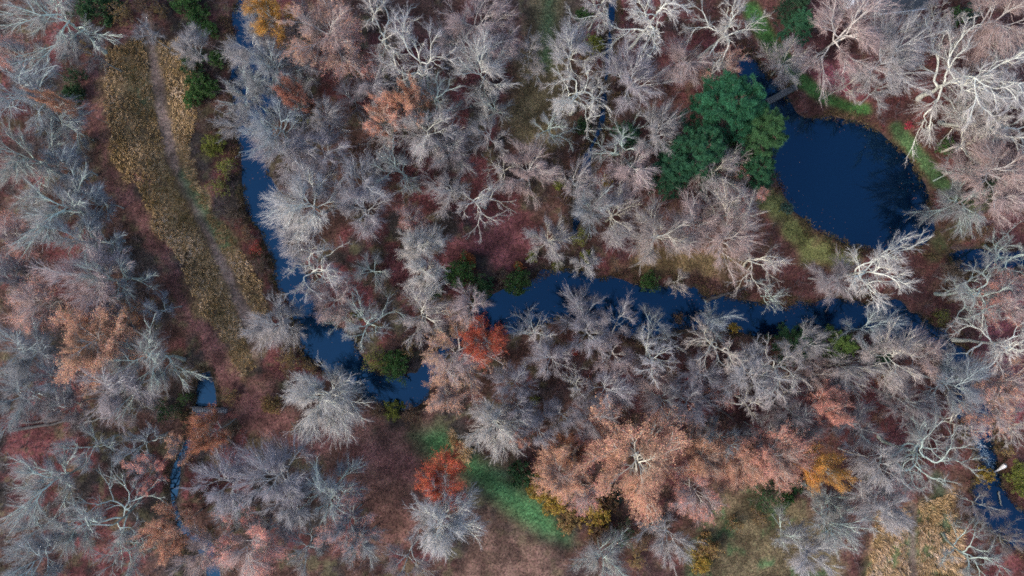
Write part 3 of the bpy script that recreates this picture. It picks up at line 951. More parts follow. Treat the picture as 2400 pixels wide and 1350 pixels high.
# ------------------------------------------------------------------ the trees: photograph x, y, crown radius, habit, tint, leaf | label
TREES = """
110 45 112 U g - | large bare tree filling the top corner beside the meadow head
8 112 38 D p os | small russet tree cut by the frame, below the top corner tree
55 135 52 S b - | thin grey tree tucked under the large top corner tree
60 218 92 U b - | wide blue-grey tree at the frame edge, above the small orange sapling
135 300 60 U g - | green-limbed bare tree between the orange sapling and the leafy path
110 231 17 D d o 1.5 | tiny orange sapling among grey crowns beside the meadow
40 385 92 U g - | broad grey-green tree at the frame edge, level with the meadow middle
132 385 58 A b - | fine bluish tree next to the leafy path, level with the yellow creekside shrubs
438 98 42 D m - | pale fuzzy grey tree standing alone at the meadow head
338 72 32 S m - | faint thin grey tree where the grey track starts
582 100 66 A m - | pale grey tree over the creek, just below the yellow tree
622 30 44 D d y 1.35 | bright yellow-orange tree at the top edge beside the creek
572 215 66 U b - | blue-grey tree leaning over the creek beside the green shrubs
648 140 60 A b - | dull blue-grey tree behind the yellow tree on the creek bank
560 285 48 U m - | small pale tree overhanging the creek above the yellow shrubs
640 290 72 A b - | blue-grey tree over the creek, nearest the small red round tree
655 352 70 A l - | lilac-grey tree where the creek water first shows open
705 62 62 A d - | dim grey tree at the top edge beside the yellow tree
765 72 88 A p ps | pinkish tree with thin leaves near the top edge, above the salmon tree
812 118 64 D p os | salmon-leaved tree near the top edge with grey twigs showing
898 62 94 W w - | tall white-limbed tree at the top edge behind the salmon tree
965 128 88 W w - | sprawling white-limbed tree with forked crown above the orange V-shaped tree
1118 42 82 A p - | pinkish fine-twigged tree at the top edge beside the glade
1135 152 74 A h - | bright white twin-stemmed tree beside the glade
681 216 26 D d k 1.6 | small round coral red tree near the upper creek
872 205 48 A l - | lilac fine-twigged tree just above the orange V-shaped tree
820 215 46 S d - | dim thin tree between the coral red tree and the orange one
775 275 46 A m - | small pale tree beside the yellow-green sapling
712 268 21 D d vs 1.4 | yellow-green sapling under the coral red tree
950 228 42 D d o 1.45 | dense orange tree amid white crowns in the upper wood
895 268 42 D p o 1.25 | lower salmon half beside the dense orange tree
1022 240 70 W g - | tree with curved greenish limbs right beside the dense orange tree
1000 302 74 A w - | whitish spreading tree below the curved-limb tree
892 300 66 W c - | crooked pale tree just under the salmon orange pair
1140 245 54 S g - | sparse grey tree on the glade edge, below the bright twin-stemmed one
1138 318 50 S m - | thin grey tree on the glade edge above the pink round tree
932 392 60 W g - | greenish-limbed crooked tree in the middle of the upper wood
750 342 64 A l - | lilac tree halfway between the creek and the crooked green-limbed tree
838 425 66 A m - | pale fan-like tree above the maroon floor near the creek
735 415 52 A l - | lilac tree behind the bright green-white creekside tree
1240 112 40 S m - | small sparse tree alone in the grassy glade, upper one
1258 168 32 S m - | small sparse tree alone in the grassy glade, lower one
1345 112 60 A w - | white tree between the glade and the ditch, uppermost of the row of three
1352 222 80 W h - | big white tree between the glade and the ditch, middle of three
1308 292 54 W g - | greenish white tree at the glade corner, lowest of the row of three
1395 18 60 W w - | white-limbed tree at the top edge overhanging the ditch
1512 42 92 W h - | heavy cream-limbed open tree at the top edge beside the ditch
1498 168 80 A l - | lilac fine tree between the ditch and the pine clump
1600 142 62 A p - | pinkish grey tree just above the deep green pine
1690 72 96 W h - | large cream fan-shaped tree over the pond inlet
1690 152 44 A p ps | small pinkish tree between the cream fan tree and the pine
1450 335 70 W g - | green-white forked tree over the lower ditch
1562 302 66 A m - | fine grey tree overlapping the pine clump on the ditch side
1240 392 66 D p - | dense round pink-grey tree below the glade
1368 415 54 U l - | lilac tree standing over the lower ditch water
1480 402 60 A p - | pinkish tree between the ditch and the dark lower pine
1692 388 74 A c - | fine cream-grey tree covering the foot of the pine clump
1742 432 54 A p os | pinkish tree with a few orange leaves beside the pond lawn
2010 62 110 A p - | large pinkish tree with long leaning trunk in front of the house
2122 122 96 A m - | large pale grey tree with slanting trunk beside the pinkish one near the house
1995 190 44 S c - | small tree with bright bare trunk foot on the red leaf carpet
1855 135 56 A c - | star-shaped pale tree over the green path by the footbridge
2330 62 92 A p - | pinkish lilac tree at the top edge beside the green bushes
2268 178 122 W h - | huge crooked cream-limbed tree in the top corner above the pond
2378 190 96 W w - | crooked white tree cut by the frame edge above the pond
2302 248 92 W h - | crooked cream tree whose trunk foot stands at the pond's upper bank
2305 322 76 W c - | cream tree with drooping fountain-like limbs behind the pond
2385 302 80 W w - | white tree at the frame edge level with the pond
2330 372 88 A p - | pinkish tree behind the drooping cream tree
2180 30 54 W c - | cream tree at the top edge beside the dark-roofed house
2400 110 70 A p - | pale pink tree on the frame edge behind the huge crooked tree
2262 405 40 S g - | thin greenish tree beside the grassy path behind the pond
100 490 100 U g - | broad grey tree with green limbs left of the narrow meadow waist
190 552 72 U b - | bluish tree reaching towards the dark meadow edge
25 555 54 A p os | half-leaved orange tree at the frame edge, level with the creek's first open reach
268 645 70 U g - | pale green fan tree touching the leafy path at mid meadow
192 650 88 A p - | pinkish grey tree behind the pale green fan tree
70 712 66 D p os | salmon-leaved tree nearest the frame edge beside the meadow
250 735 62 D d ns | brown-orange tree against the leafy path
205 805 82 D p o | large salmon-leaved tree in the wood beside the lower meadow
362 722 36 S b - | small bluish tree hanging over the leafy path
55 832 80 A b - | blue-grey tree at the frame edge below the salmon trees
332 865 100 U g - | large green-limbed tree above the brook, reaching over the path
28 650 58 A d - | dim grey tree at the frame edge between the two salmon trees
130 872 60 A b - | bluish tree behind the large green-limbed brook tree
200 470 50 A b - | blue-grey tree at the dark edge of the meadow waist
702 472 86 A h - | bright green-white dense tree on the creek bank at its first bend
690 560 54 A m - | pale tree on the creek bank below the bright dense one
742 632 80 W w - | white crooked dense tree on the creek bank, third below the bend
772 705 60 A p - | pink-grey tree on the creek bank below the white crooked one
848 485 64 A l - | lilac tree over the brown floor behind the bright creekside tree
985 572 54 D h - | bright white round tree beside the maroon leaf floor
990 648 48 D h - | second bright white tree, just above the creek shrubs
962 508 31 D p ks | small reddish tree crowning the bright white round tree
865 640 50 S g - | narrow grey-green tree between the white pair and the creek
866 742 66 W g - | open pale green tree at the neck of the creek loop
800 750 40 W g - | greenish tree with few pink leaves hanging over the creek
1002 732 74 U c - | cream pinkish vase tree inside the creek loop
1092 712 48 A p - | narrow pink fine tree overhanging the creek loop
1132 472 70 W w - | white crooked tree above the maroon leaf floor
1040 448 56 S m - | thin grey tree next to the white crooked one above the maroon floor
636 766 62 D m - 1.1 | round smoky grey tree between the meadow tip and the creek
1080 842 84 U p ps 0.92 | pink-white limbed tree over the creek beside the scarlet tree
1132 800 48 D d r 1.4 | scarlet tree on the creek bank at the loop
1042 925 44 D p os | salmon pink tree at the creek foot below the scarlet tree
1240 760 54 W w - | greenish white tree on the straight creek's lower bank
1290 560 52 D c - | cream fine tree beside the maroon floor and the creek
1382 478 54 A b - | blue-lilac tree at the end of the ditch
1442 502 70 A c - | cream-grey tree next to the ditch end
1552 545 80 A c - | broad cream tree in the row along the creek, below the dark pine
1632 522 68 A p - | pinkish tree in the row along the creek, below the pine clump
1712 480 80 U c - | cream fan tree between the pine clump and the pond lawn
1722 568 74 A p - | lilac pink tree nearest the grassy creek bank
1376 617 31 D w - | small bright star-shaped tree on the creek bank
1600 660 31 S c - | small sparse tree at the water's edge below the grassy bank
1382 708 66 U l - | lilac tree standing out over the open creek
1452 722 50 S l - | thin tree over the creek beside the lilac one
1542 752 50 S b - | thin bluish tree over the middle of the straight creek
1690 752 44 U b - | bluish tree over the straight creek near the dark fallen brush
1545 822 66 W w - | greenish white crooked tree below the middle of the straight creek
1380 785 50 A l - | lilac tree on the lower creek bank below the open lilac one
1682 822 80 W c - | cream crooked tree with wide arms below the straight creek
1290 832 54 A l - | lilac tree below the greenish white creekside tree
1350 890 34 W w - | small white-green star tree amid red leaf floor
1442 835 50 A p - | pinkish tree between the small star tree and the straight creek
1432 922 58 A l - | lilac tree above the big russet tree, right of the small star tree
1765 872 60 A m - | grey tree below the wide-armed cream tree
1792 622 72 W c - | cream crooked tree beside the pond lawn and creek
1820 695 38 W g - | green-white tree over the creek below the pond lawn
2090 640 102 W h - | brightest white tree, spreading between the pond and the creek
2255 482 64 U g - | pale green tree leaning away from the pond's far shore
2292 690 80 W g - | pale tree with long horizontal trunk behind the brightest white tree
2385 602 62 W g - | pale green tree at the frame edge by the backwater
2332 812 98 W h - | large cream forked tree with thick trunk by the creek's turn
2378 702 58 D p ks | red-leaved tree at the frame edge behind the pale trunk
1962 650 58 A l - | lilac tree with flat trunk between pond lawn and creek
2062 768 56 A b - | bluish tree over the creek under the brightest white tree
1900 818 56 A m - | grey tree in front of the two evergreens below the creek
2112 842 74 A c - | starburst cream tree below the creek near its turn
2012 872 66 U c - | cream fan tree beside the starburst tree
1822 882 78 W c - | white twisted tree on the red floor below the evergreens
2262 902 70 A b - | bluish tree over the creek's turn
2182 832 54 A p - | pinkish tree between the starburst tree and the creek's turn
2372 900 58 U p ps | pink half-leaved tree on the frame edge below the large forked tree
40 935 72 A b - | blue-grey tree at the frame edge above the fallen logs
262 918 80 A l - | pale lilac tree beside the brook footbridge shrubs
190 1052 60 S g - | thin greenish tree just below the long fallen logs
312 1048 50 S b - | thin bluish tree between the fallen logs and the brook
75 1142 92 U g - | green-limbed fan tree at the frame edge below the fallen logs
242 1205 102 W g - | large crooked pale tree beside the brook's lower reach
158 1262 60 A g - | grey-green tree behind the large crooked brook tree
58 1242 60 U b - | bluish tree at the frame edge in the lower corner wood
332 1108 42 S d os | thin orange tree above the crooked brook tree
380 1260 50 D d o 1.3 | dense orange tree standing over the brook's end
472 1020 44 D d n 1.2 | russet tree over the brook beside the leafy junction
412 1052 36 S d os | sparse orange tree on the brook below the footbridge
542 1120 80 A l - | pinkish grey tree between the brook and the clearing
305 1305 62 W g - | white-green tree at the bottom edge beside the orange brook tree
62 1322 70 A b - | bluish tree in the bottom corner
542 1212 50 U g - | small green-limbed tree between the brook and the clearing
472 1308 60 A p - | pinkish tree at the bottom edge over the brook
752 955 88 D h - 1.1 | broad dense white tree at the creek end beside the clearing
642 1098 88 A l - | lilac tree at the clearing's edge, uppermost
690 1165 70 A m - | pale tree at the clearing's edge behind the dusty orange one
772 1150 74 U g - | fan-shaped tree reaching into the clearing
812 1232 64 D d ps | dusty pink-brown tree at the clearing's lower edge
1045 1230 78 D h - 1.0 | white ball-shaped tree in front of the red tree on the clearing
1038 1128 56 D d r 1.0 | bright red tree on the clearing beside the lawn strip
1158 1010 66 D h - | dense white tree beside the tan reeds and lawn strip
572 1302 80 A p os | pink and orange tree at the bottom edge near the brook
852 1285 48 A b - | bluish tree at the bottom edge under the dusty pink one
952 1322 60 S d - | dim grey tree at the bottom edge below the clearing
702 1300 52 S b - | thin bluish tree at the bottom edge among leaning trunks
640 1240 56 A d - | dim tree in the shade between brook and dusty pink tree
1500 1085 112 D c o .98 | big round russet tree with pale limbs above the corner grass
1312 1112 58 D p o | salmon tree beside the big russet tree on the lawn side
1362 1150 48 A p os | low grey and salmon tree touching the big russet tree
1345 1062 34 D d n | small red-orange tree behind the salmon one
1668 1082 48 D p o | first salmon tree in the row beyond the big russet tree
1742 1092 52 D p o | second salmon tree in the row beyond the big russet tree
1838 1082 68 D p o 1.1 | larger salmon tree in the row, before the yellow-orange one
1940 1102 46 D d y 1.3 | yellow-orange tree closing the row of salmon trees
1642 1168 60 A p os | grey and salmon tree below the row of salmon trees
1318 980 42 A l - | small lilac tree above the salmon trees
1392 985 54 A l - | lilac tree just above the big russet tree
1258 1000 52 A l - | lilac tree next to the dense white tree by the reeds
1542 940 50 A d - | dim tree above the tip of the big russet tree
1612 952 60 A l - | lilac grey tree between the wide-armed cream tree and the big russet
1650 1008 30 D d os | small sparse orange tree above the salmon row
1702 1030 52 S g - | thin grey-green tree above the second salmon tree
1562 1270 60 U m - | pale forked tree near the bottom edge below the big russet tree
1420 1312 60 A g - | grey-green tree at the bottom edge below the ochre thicket
1220 1022 24 D d o | small orange tree squeezed beside the dense white tree
1960 952 40 D d o 1.3 | vivid orange tree alone among grey crowns
2160 1062 100 W g - | large open green-white tree above the corner field
2252 982 80 W c - | cream tree over the creek below the turn
1880 1012 64 A d - | dim grey tree beside the vivid orange tree, above the salmon row
2022 1000 60 A d - | dim grey tree beside the vivid orange tree, on the creek side
2050 1092 60 A m - | smoky grey tree next to the yellow-orange tree
1950 1182 58 U g - | grey-green fan tree below the yellow-orange tree
1980 1242 70 U g - | grey-green fan tree beside the corner field
2352 952 66 A p os | pink-orange tree on the frame edge beyond the creek
2300 1300 70 W g - | grey-green crooked tree at the bottom beside the wide creek
2082 1182 70 D m - | misty grey tree at the head of the corner field
1900 1305 60 A m - | pale tree at the bottom edge beside the corner field
1862 1250 48 S g - | thin greenish tree in the corner grass
1750 932 60 W c - | cream tree on the red floor below the white twisted tree
1852 952 58 A d - | dim tree between the white twisted tree and the vivid orange one
1700 918 30 D p ks | small rose red tree beside the cream tree on the red floor
2392 1000 50 W c - | pale limbs cut by the frame edge beyond the creek
1650 880 50 A l - | lilac tree under the arms of the wide cream tree
1520 890 46 A p - | pinkish tree below the greenish white crooked tree
1205 900 50 A l - | lilac tree behind the pink-white limbed creek tree
1215 965 44 A l - | lilac tree above the dense white tree by the reeds
1800 1020 48 A d - | dim tree above the larger salmon tree
2130 930 58 A d - | dim grey tree between the starburst tree and the large open tree
1930 880 46 A p - | pinkish tree under the evergreens beside the cream fan tree
1170 400 44 W c - | small crooked cream tree beside the dense round pink tree
1060 350 54 A d - | dim tree behind the whitish spreading tree
1060 90 56 A d - | dim grey tree between the sprawling white tree and the pinkish top one
1180 100 46 A p - | small pinkish tree on the glade rim at the top
700 150 54 A d - | dim tree between the creek and the salmon-leaved top tree
600 20 40 A b - | bluish tree at the top edge hiding the creek head
2080 210 44 S m - | thin grey tree between the pale grey tree and the pond
2350 470 56 A p - | pinkish tree at the frame edge level with the pond foot
2400 420 56 A p - | pink tree cut by the frame edge above the backwater
200 120 46 S d - | dim thin tree on the leafy path side of the top corner tree
300 960 44 S d - | dim tree among logs above the brook footbridge
604 175 54 A b - | bluish tree over the creek beside the small green shrub at the water
2312 1195 42 S d - | dim thin tree standing in the wide creek mouth near the corner field
2368 1262 40 S d - | dim thin tree on the lower bank of the wide creek mouth
130 960 50 A d - | dim tree just above the long fallen logs
"""

PINES = [
    (1700, 262, 92, (.022, .10, .045), 'deep blue-green pine, tallest of the clump by the pond', 20),
    (1772, 322, 66, (.045, .11, .04), 'olive-tipped pine overhanging the pond', 18),
    (1632, 360, 74, (.024, .088, .04), 'dark green pine behind the cream-grey tree at the clump foot', 17),
    (1572, 400, 58, (.024, .085, .04), 'low dark pine on the ditch side of the clump', 13),
    (1762, 405, 56, (.028, .095, .04), 'small green pine at the pond edge under the olive one', 13),
    (1868, 62, 40, (.035, .115, .055), 'bushy green evergreen beside the green path at the top', 9),
    (1862, 15, 34, (.03, .07, .035), 'dark evergreen at the top edge above the bushy one', 9),
    (1962, 808, 42, (.10, .155, .035), 'yellow-green evergreen below the straight creek', 9),
    (1868, 808, 48, (.035, .085, .03), 'dark green evergreen below the straight creek', 9),
    (2052, 832, 28, (.03, .08, .035), 'small dark evergreen beside the starburst tree', 8),
    (1470, 320, 34, (.04, .095, .05), 'low evergreen showing through the green-white forked tree', 7),
]

SHRUBS = """
236 30 42 G | large dark green shrub at the meadow head, top edge
275 12 26 G | smaller dark green shrub beside the large one at the top
445 12 34 g | bright green shrub at the top edge beside the creek
474 45 26 g | bright green shrub, second down the creek from the top
496 74 20 g | small bright green shrub, third down the creek from the top
512 140 18 g | small green shrub under the pale grey creek tree
462 150 28 G | dark green shrub beside the meadow's upper edge
472 204 30 g | green shrub between the meadow and the creek, level with the green meadow patch
500 212 22 g | green shrub against the blue-grey leaning tree
458 236 24 g | lowest green shrub along the upper meadow edge
190 185 32 Gs | dark shrub beside the leafy path near the meadow head
178 232 30 G | dark olive shrub across the leafy path from the green meadow patch
212 335 26 Bs | dark brown shrub on the leafy path edge
300 40 30 os | ochre scrub on the leafy path at the top edge
345 20 30 bs | brown scrub at the top edge beside the track start
385 30 24 os | ochre scrub at the top edge, creek side of the track
208 110 24 os | tawny scrub inside the bend of the leafy path
500 300 24 Bs | dark scrub on the creek bank beside the meadow
508 345 28 v | yellow-olive shrub on the creek bank, upper
538 398 28 vs | yellow-olive shrub at the water's edge, middle
522 440 24 vs | yellow-olive shrub on the creek bank, lower
556 505 26 Bs | dark brown shrub on the meadow side of the first bend
588 552 24 bs | brown shrub at the water below the first bend
602 582 14 rs | small reddish shrub at the water below the first bend
618 622 22 Bs | dark shrub on the creek bank opposite the white crooked tree
690 842 34 os | ochre shrub under the smoky grey tree
735 858 24 os | ochre shrub at the creek edge below the smoky grey tree
932 852 36 g | rounded green shrub at the tip of the creek loop
885 842 30 vs | olive shrub beside the rounded green one in the loop
960 812 26 os | ochre shrub inside the creek loop
830 740 24 vs | olive shrub between the pale green trees of the loop neck
1078 640 36 g | green shrub beside the second bright white tree
1128 676 30 G | dark green shrub dipping into the creek below the maroon floor
1098 612 18 O | small orange shrub on the maroon floor rim
1020 680 22 G | dark green shrub under the second bright white tree
1212 662 32 g | green shrub at the creek corner
1180 650 24 Bs | brown shrub on the creek rim beside the green corner shrub
1216 624 12 O | tiny orange shrub on the bank above the green corner shrub
1246 604 14 v | tiny yellow-green shrub below the cream fine tree
1305 625 18 vs | olive shrub on the bank beside the tree stump
1520 660 22 g | neat green shrub at the water's edge below the grassy bank
1360 560 26 vs | yellow-green shrub at the ditch's end
1372 600 14 v | tiny olive shrub by the small star tree
1390 112 24 v | yellow-olive shrub beside the ditch
1372 145 20 os | ochre shrub beside the ditch, below the yellow-olive one
1366 42 20 g | green shrub beside the ditch under the top edge tree
1362 300 18 G | dark green shrub between the glade and the ditch
1312 432 16 v | yellow-green shrub below the dense round pink tree
1422 424 14 y | yellow shrub across the ditch from the dense round pink tree
700 1000 18 os | ochre shrub at the clearing side of the broad white tree
640 945 22 o | ochre shrub between the leafy junction and the broad white tree
545 925 20 os | ochre tuft by the leafy junction
925 958 24 v | yellow-green shrub at the creek's foot
890 962 22 bs | brown shrub at the creek's foot, beside the yellow-green one
965 968 24 bs | russet brown shrub at the creek's foot, nearest the salmon tree
1222 1108 34 G | dark green shrub on the lawn strip's upper rim
1262 1138 30 y | golden shrub, first along the lawn strip
1300 1165 34 y | golden shrub, second along the lawn strip
1345 1178 34 o | golden brown shrub in the middle of the ochre thicket
1392 1195 36 y | golden shrub under the big russet tree
1335 1215 30 o | ochre shrub at the lawn end
1425 1175 26 b | brown shrub between the thicket and the big russet tree
1400 1245 32 b | brown shrub below the ochre thicket
1455 1245 34 Gs | olive shrub below the ochre thicket
1500 1255 30 bs | brown shrub above the pale forked tree
1540 1220 28 B | nearly black shrub below the big russet tree
1440 1165 16 t | small teal shrub under the big russet tree
1790 1152 38 Gs | olive shrub on the corner grass below the salmon row
1838 1165 20 g | green shrub below the yellow-orange tree
1860 1135 22 G | dark green shrub beside the yellow-orange tree
1655 1272 28 o | ochre shrub on the corner grass beside the pale forked tree
1638 1312 24 y | yellow shrub at the bottom edge beside the pale forked tree
1715 1225 24 os | tan bramble on the corner grass
1775 1205 22 os | tan bramble under the olive shrub
1490 1310 26 os | ochre scrub at the bottom edge between two pale trees
2305 1114 22 y | bright golden shrub on the creek bank by the foam
2372 1105 26 v | yellow-green shrub on the far creek bank, upper
2388 1142 24 v | yellow-green shrub on the far creek bank, lower
2350 1050 22 os | ochre shrub on the far creek bank above the yellow-green ones
2056 1122 15 y | small amber shrub beside the misty grey tree
2222 640 32 Bs | dark brown shrub between backwater and brightest white tree
2215 690 26 bs | brown shrub on the creek bank behind the brightest white tree
2200 740 18 vs | yellowish shrub at the water above the creek's turn
2290 545 26 bs | tan shrub on the rim of the backwater
2236 1185 20 bs | russet shrub between the corner field and wide creek
2262 1215 26 Bs | dark shrub on the bank beside the corner field
2275 1320 26 Bs | dark shrub at the bottom under the grey-green crooked tree
2232 46 22 g | grass green shrub near the house
2266 36 20 t | teal green shrub beside the grass green one near the house
2210 345 20 g | green shrub behind the pond's upper shore
2300 440 30 Gs | dark green shrub behind the leaning pale green tree
2290 890 16 Bs | dark shrub on the creek's turn under the bluish tree
398 962 34 Gs | dark olive shrub beside the footbridge over the brook
438 935 20 gs | olive green shrub at the footbridge end
548 1000 20 Bs | dark shrub under the leafy junction
480 1150 30 Bs | dark scrub beside the brook's blue pool
1345 825 9 r | tiny red shrub below the lilac creek tree, nearer the small star tree
1386 806 9 O | tiny orange-red shrub below the lilac creek tree
1616 884 7 k | tiny crimson shrub under the wide-armed cream tree
1375 893 10 O | tiny orange shrub touching the small star tree
1252 938 10 v | lime green shrub above the dense white tree
1840 490 16 t | small blue-green shrub on the pond lawn edge
2126 296 9 k | tiny pink shrub at the pond's upper shore
2272 298 9 O | tiny orange shrub under the drooping cream tree
2060 888 14 O | small orange shrub beside the cream fan tree below the creek
1590 745 20 bs | rusty shrub on the lower bank of the straight creek
1720 770 14 y | small yellow shrub on the lower bank of the straight creek
"""


for ln in TREES.strip().splitlines():
    a_, lab = ln.split('|')
    f = a_.split()
    place_tree(float(f[0]), float(f[1]), float(f[2]), f[3], f[4], f[5], lab.strip(), float(f[6]) if len(f) > 6 else 1.0)
for i, (x, y, r, c, lab, hg) in enumerate(PINES):
    place_pine(x, y, r, c, lab, i, hg)
for ln in SHRUBS.strip().splitlines():
    a_, lab = ln.split('|')
    f = a_.split()
    place_shrub(float(f[0]), float(f[1]), float(f[2]), f[3], lab.strip())

# ------------------------------------------------------------------ uncountable brush under the trees
OPEN = [MEADOW, LAWN, CLEARING, POND_LAWN, GLADE, STUBBLE, CREEK_BANK_GRASS, MAROON, SE_GRASS, S_LITTER, RED_LITTER]
x, y = in_frame(2600, 1.02)
w = water_sd(x, y)
k = w.min(0) > .6
for pz in OPEN:
    k &= sdf(pz, x, y) > .5
for ln_, wd in ((LEAF_PATH, 2.2), (GREEN_PATH, 2.2), (GREEN_PATH2, 2)):
    k &= sdl(ln_, x, y) > wd
x, y = x[k], y[k]
z = terrain_z(x, y)
n = len(x)
nb = 9
az = RNG.random(n * nb) * 6.283
el = np.radians(RNG.uniform(25, 85, n * nb))
d = np.stack([np.cos(az) * np.cos(el), np.sin(az) * np.cos(el), np.sin(el)], 1)
L = np.repeat(RNG.uniform(.8, 2.6, n), nb) * RNG.uniform(.6, 1.2, n * nb)
Q = np.empty((n * nb, 4, 3)); Q[:, 0] = np.repeat(np.stack([x, y, z], 1), nb, 0)
for q in range(1, 4):
    d = nrm(d + .15 * RNG.normal(size=d.shape))
    Q[:, q] = Q[:, q - 1] + d * (L / 3)[:, None]
QR = np.linspace(.02, .01, 4)[None].repeat(len(Q), 0)
B_, BR_ = kids(Q, QR, 3, .2, 40, 12, .45, 2, .1, .02, .7, RNG)
G = Geo()
G.tubes(Q, QR, 3)
G.tubes(B_, np.maximum(BR_, .011), 3)
tag(obj('undergrowth', G.mesh('undergrowth'), M_TWIG, None, (.17, .125, .13)), 'low tangled leafless brush on the floor under the trees', None, None, 'stuff')

# ------------------------------------------------------------------ small built things
M_PLANK = mat_plain('weathered_plank', (.085, .085, .085), .8, .3, 3)
M_BEAM = mat_plain('dark_beam', (.055, .05, .05), .8, .3, 3)
M_LOG = mat_plain('fallen_log_bark', (.2, .2, .18), .9, .35, 3)
M_DARKLOG = mat_plain('wet_log_bark', (.07, .06, .055), .9, .35, 3)
M_CUT = mat_plain('cut_wood', (.36, .3, .23), .8, .15, 8)
M_ROOF = mat_plain('slate_roof', (.07, .08, .095), .7, .25, 5)
M_WALL = mat_plain('white_wall', (.7, .7, .7), .7, .08, 2)
M_FOAM = mat_plain('pale_foam', (.25, .35, .42), .6, .2, 4)


def footbridge(p0, p1, width, label, rails, deck_mat, z=.25):
    a, b = np.array(W(*p0)), np.array(W(*p1))
    L = float(np.linalg.norm(b - a))
    rz = math.atan2(b[1] - a[1], b[0] - a[0])
    m = (a + b) / 2
    t = thing('footbridge', label, 'bridge', (m[0], m[1], z), rz)
    g = Geo(); g.box((0, 0, 0), (.34, width, .05)); pm = g.mesh('plank')
    n = int(L / .37)
    for i in range(n):
        o = obj('plank', pm, deck_mat, t)
        o.location = (-L / 2 + (i + .5) * L / n, prng.uniform(-.02, .02), prng.uniform(0, .01))
    g = Geo(); g.box((0, 0, 0), (L, .16, .22)); bm_ = g.mesh('beam')
    for s in (-1, 1):
        o = obj('beam', bm_, M_BEAM, t); o.location = (0, s * width * .38, -.15)
        g = Geo()
        for e in (-1, 1): g.box((e * (L / 2 - .15), s * width * .38, -.75), (.18, .18, 1.0))
        obj('support', g.mesh('support'), M_BEAM, t)
    if rails:
        g = Geo(); g.box((0, 0, 0), (L, .12, .1)); rm = g.mesh('handrail')
        g = Geo(); g.box((0, 0, 0), (.1, .1, .95)); po = g.mesh('post')
        for s in (-1, 1):
            o = obj('handrail', rm, M_BEAM, t); o.location = (0, s * width * .5, .98)
            for i in range(4):
                o = obj('post', po, M_BEAM, t); o.location = (-L / 2 + .1 + i * (L - .2) / 3, s * width * .5, .46)


footbridge((1798, 240), (1866, 203), 1.0, 'grey plank footbridge crossing the pond inlet', False, M_PLANK, .2)
footbridge((452, 958), (534, 962), .85, 'plank footbridge with dark handrails crossing the brook', True, mat_plain('bluish_plank', (.09, .105, .13), .7, .3, 3), .2)


def log(p0, p1, r, label, mat, z=None, name='fallen_log'):
    a, b = np.array(W(*p0)), np.array(W(*p1))
    K = 9
    f = np.linspace(0, 1, K)
    rng = np.random.default_rng(int(p0[0] + p0[1]))
    P = np.zeros((1, K, 3))
    P[0, :, :2] = a + (b - a) * f[:, None] + rng.normal(size=(K, 2)) * .12
    P[0, :, 2] = np.maximum(ground_z(P[0, :, 0], P[0, :, 1]), -.35) + r * .7
    P[0, :, 2] = np.convolve(np.pad(P[0, :, 2], 2, 'edge'), np.ones(5) / 5, 'valid')
    R = np.linspace(r, r * .45, K)[None]
    c = P[0, 0].copy()
    t = thing(name, label, 'log', tuple(c))
    g = Geo(); g.tubes(P - c, R, 8)
    obj('trunk', g.mesh('trunk', True), mat, t)
    B, BR = kids(P - c, R, 5, .35, 45, 12, .22, 5, .15, .02, .4, rng)
    g = Geo(); g.tubes(B, BR, 4)
    B2, BR2 = kids(B, BR, 4, .3, 42, 12, .5, 4, .15, .02, .6, rng)
    g.tubes(B2, np.maximum(BR2, .015), 3)
    obj('limbs', g.mesh('limbs', True), mat, t)
    g = Geo(); d = nrm((P[0, 0] - P[0, 1])[None])
    g.tubes(np.stack([np.zeros(3), d[0] * .012])[None], np.full((1, 2), r * .93), 8)
    obj('cut_end', g.mesh('cut_end'), M_CUT, t)


log((20, 1012), (230, 975), .28, 'long dark fallen log across the floor above the thin greenish tree', M_DARKLOG)
log((200, 990), (265, 978), .16, 'short pale fallen log lying at the end of the long dark one', M_LOG)
log((50, 990), (170, 982), .18, 'thin dark fallen log lying behind the long one', M_DARKLOG)
log((1655, 705), (1760, 668), .3, 'fallen log with dark brush at the straight creek bank', M_DARKLOG)
log((1745, 661), (1800, 657), .2, 'pale straight fallen log on the creek bank below the pond lawn', M_LOG)
log((1640, 925), (1720, 985), .25, 'dark fallen log on the red floor above the salmon row', M_DARKLOG)
log((2060, 940), (2110, 965), .22, 'dark fallen log among dim trees below the starburst tree', M_DARKLOG)
log((2345, 1155), (2352, 1190), .13, 'pale bleached branch lying in the wide creek', M_LOG)
log((380, 1190), (425, 1162), .1, 'thin dark fallen branch lying across the brook pool', M_DARKLOG)


def stump(x, y, r, h, label):
    wx, wy = W(x, y)
    t = thing('tree_stump', label, 'stump', (wx, wy, float(ground_z(wx, wy)[0]) - .05))
    rng = np.random.default_rng(int(x))
    n = 18
    ang = np.arange(n) * 2 * math.pi / n
    rad = r * (1 + .09 * np.sin(ang * 5 + 1) + rng.normal(size=n) * .03)
    v, tr = [], []
    for kk, (zz, f) in enumerate(((0, 1.5), (.12, 1.15), (h, 1.0), (h + .01, .8))):
        v.append(np.stack([np.cos(ang) * rad * f, np.sin(ang) * rad * f, np.full(n, zz)], 1))
    for kk in range(3):
        for i in range(n):
            a0, b0 = kk * n + i, kk * n + (i + 1) % n
            tr += [(a0, b0, b0 + n), (a0, b0 + n, a0 + n)]
    obj('bark', mesh_np('bark', np.concatenate(v), tr, True), M_LOG, t)
    vv = np.concatenate([[(0, 0, h - .01)], np.stack([np.cos(ang) * rad * .86, np.sin(ang) * rad * .86, np.full(n, h + .016)], 1)])
    obj('cut_face', mesh_np('cut_face', vv, [(0, 1 + i, 1 + (i + 1) % n) for i in range(n)]), M_CUT, t)


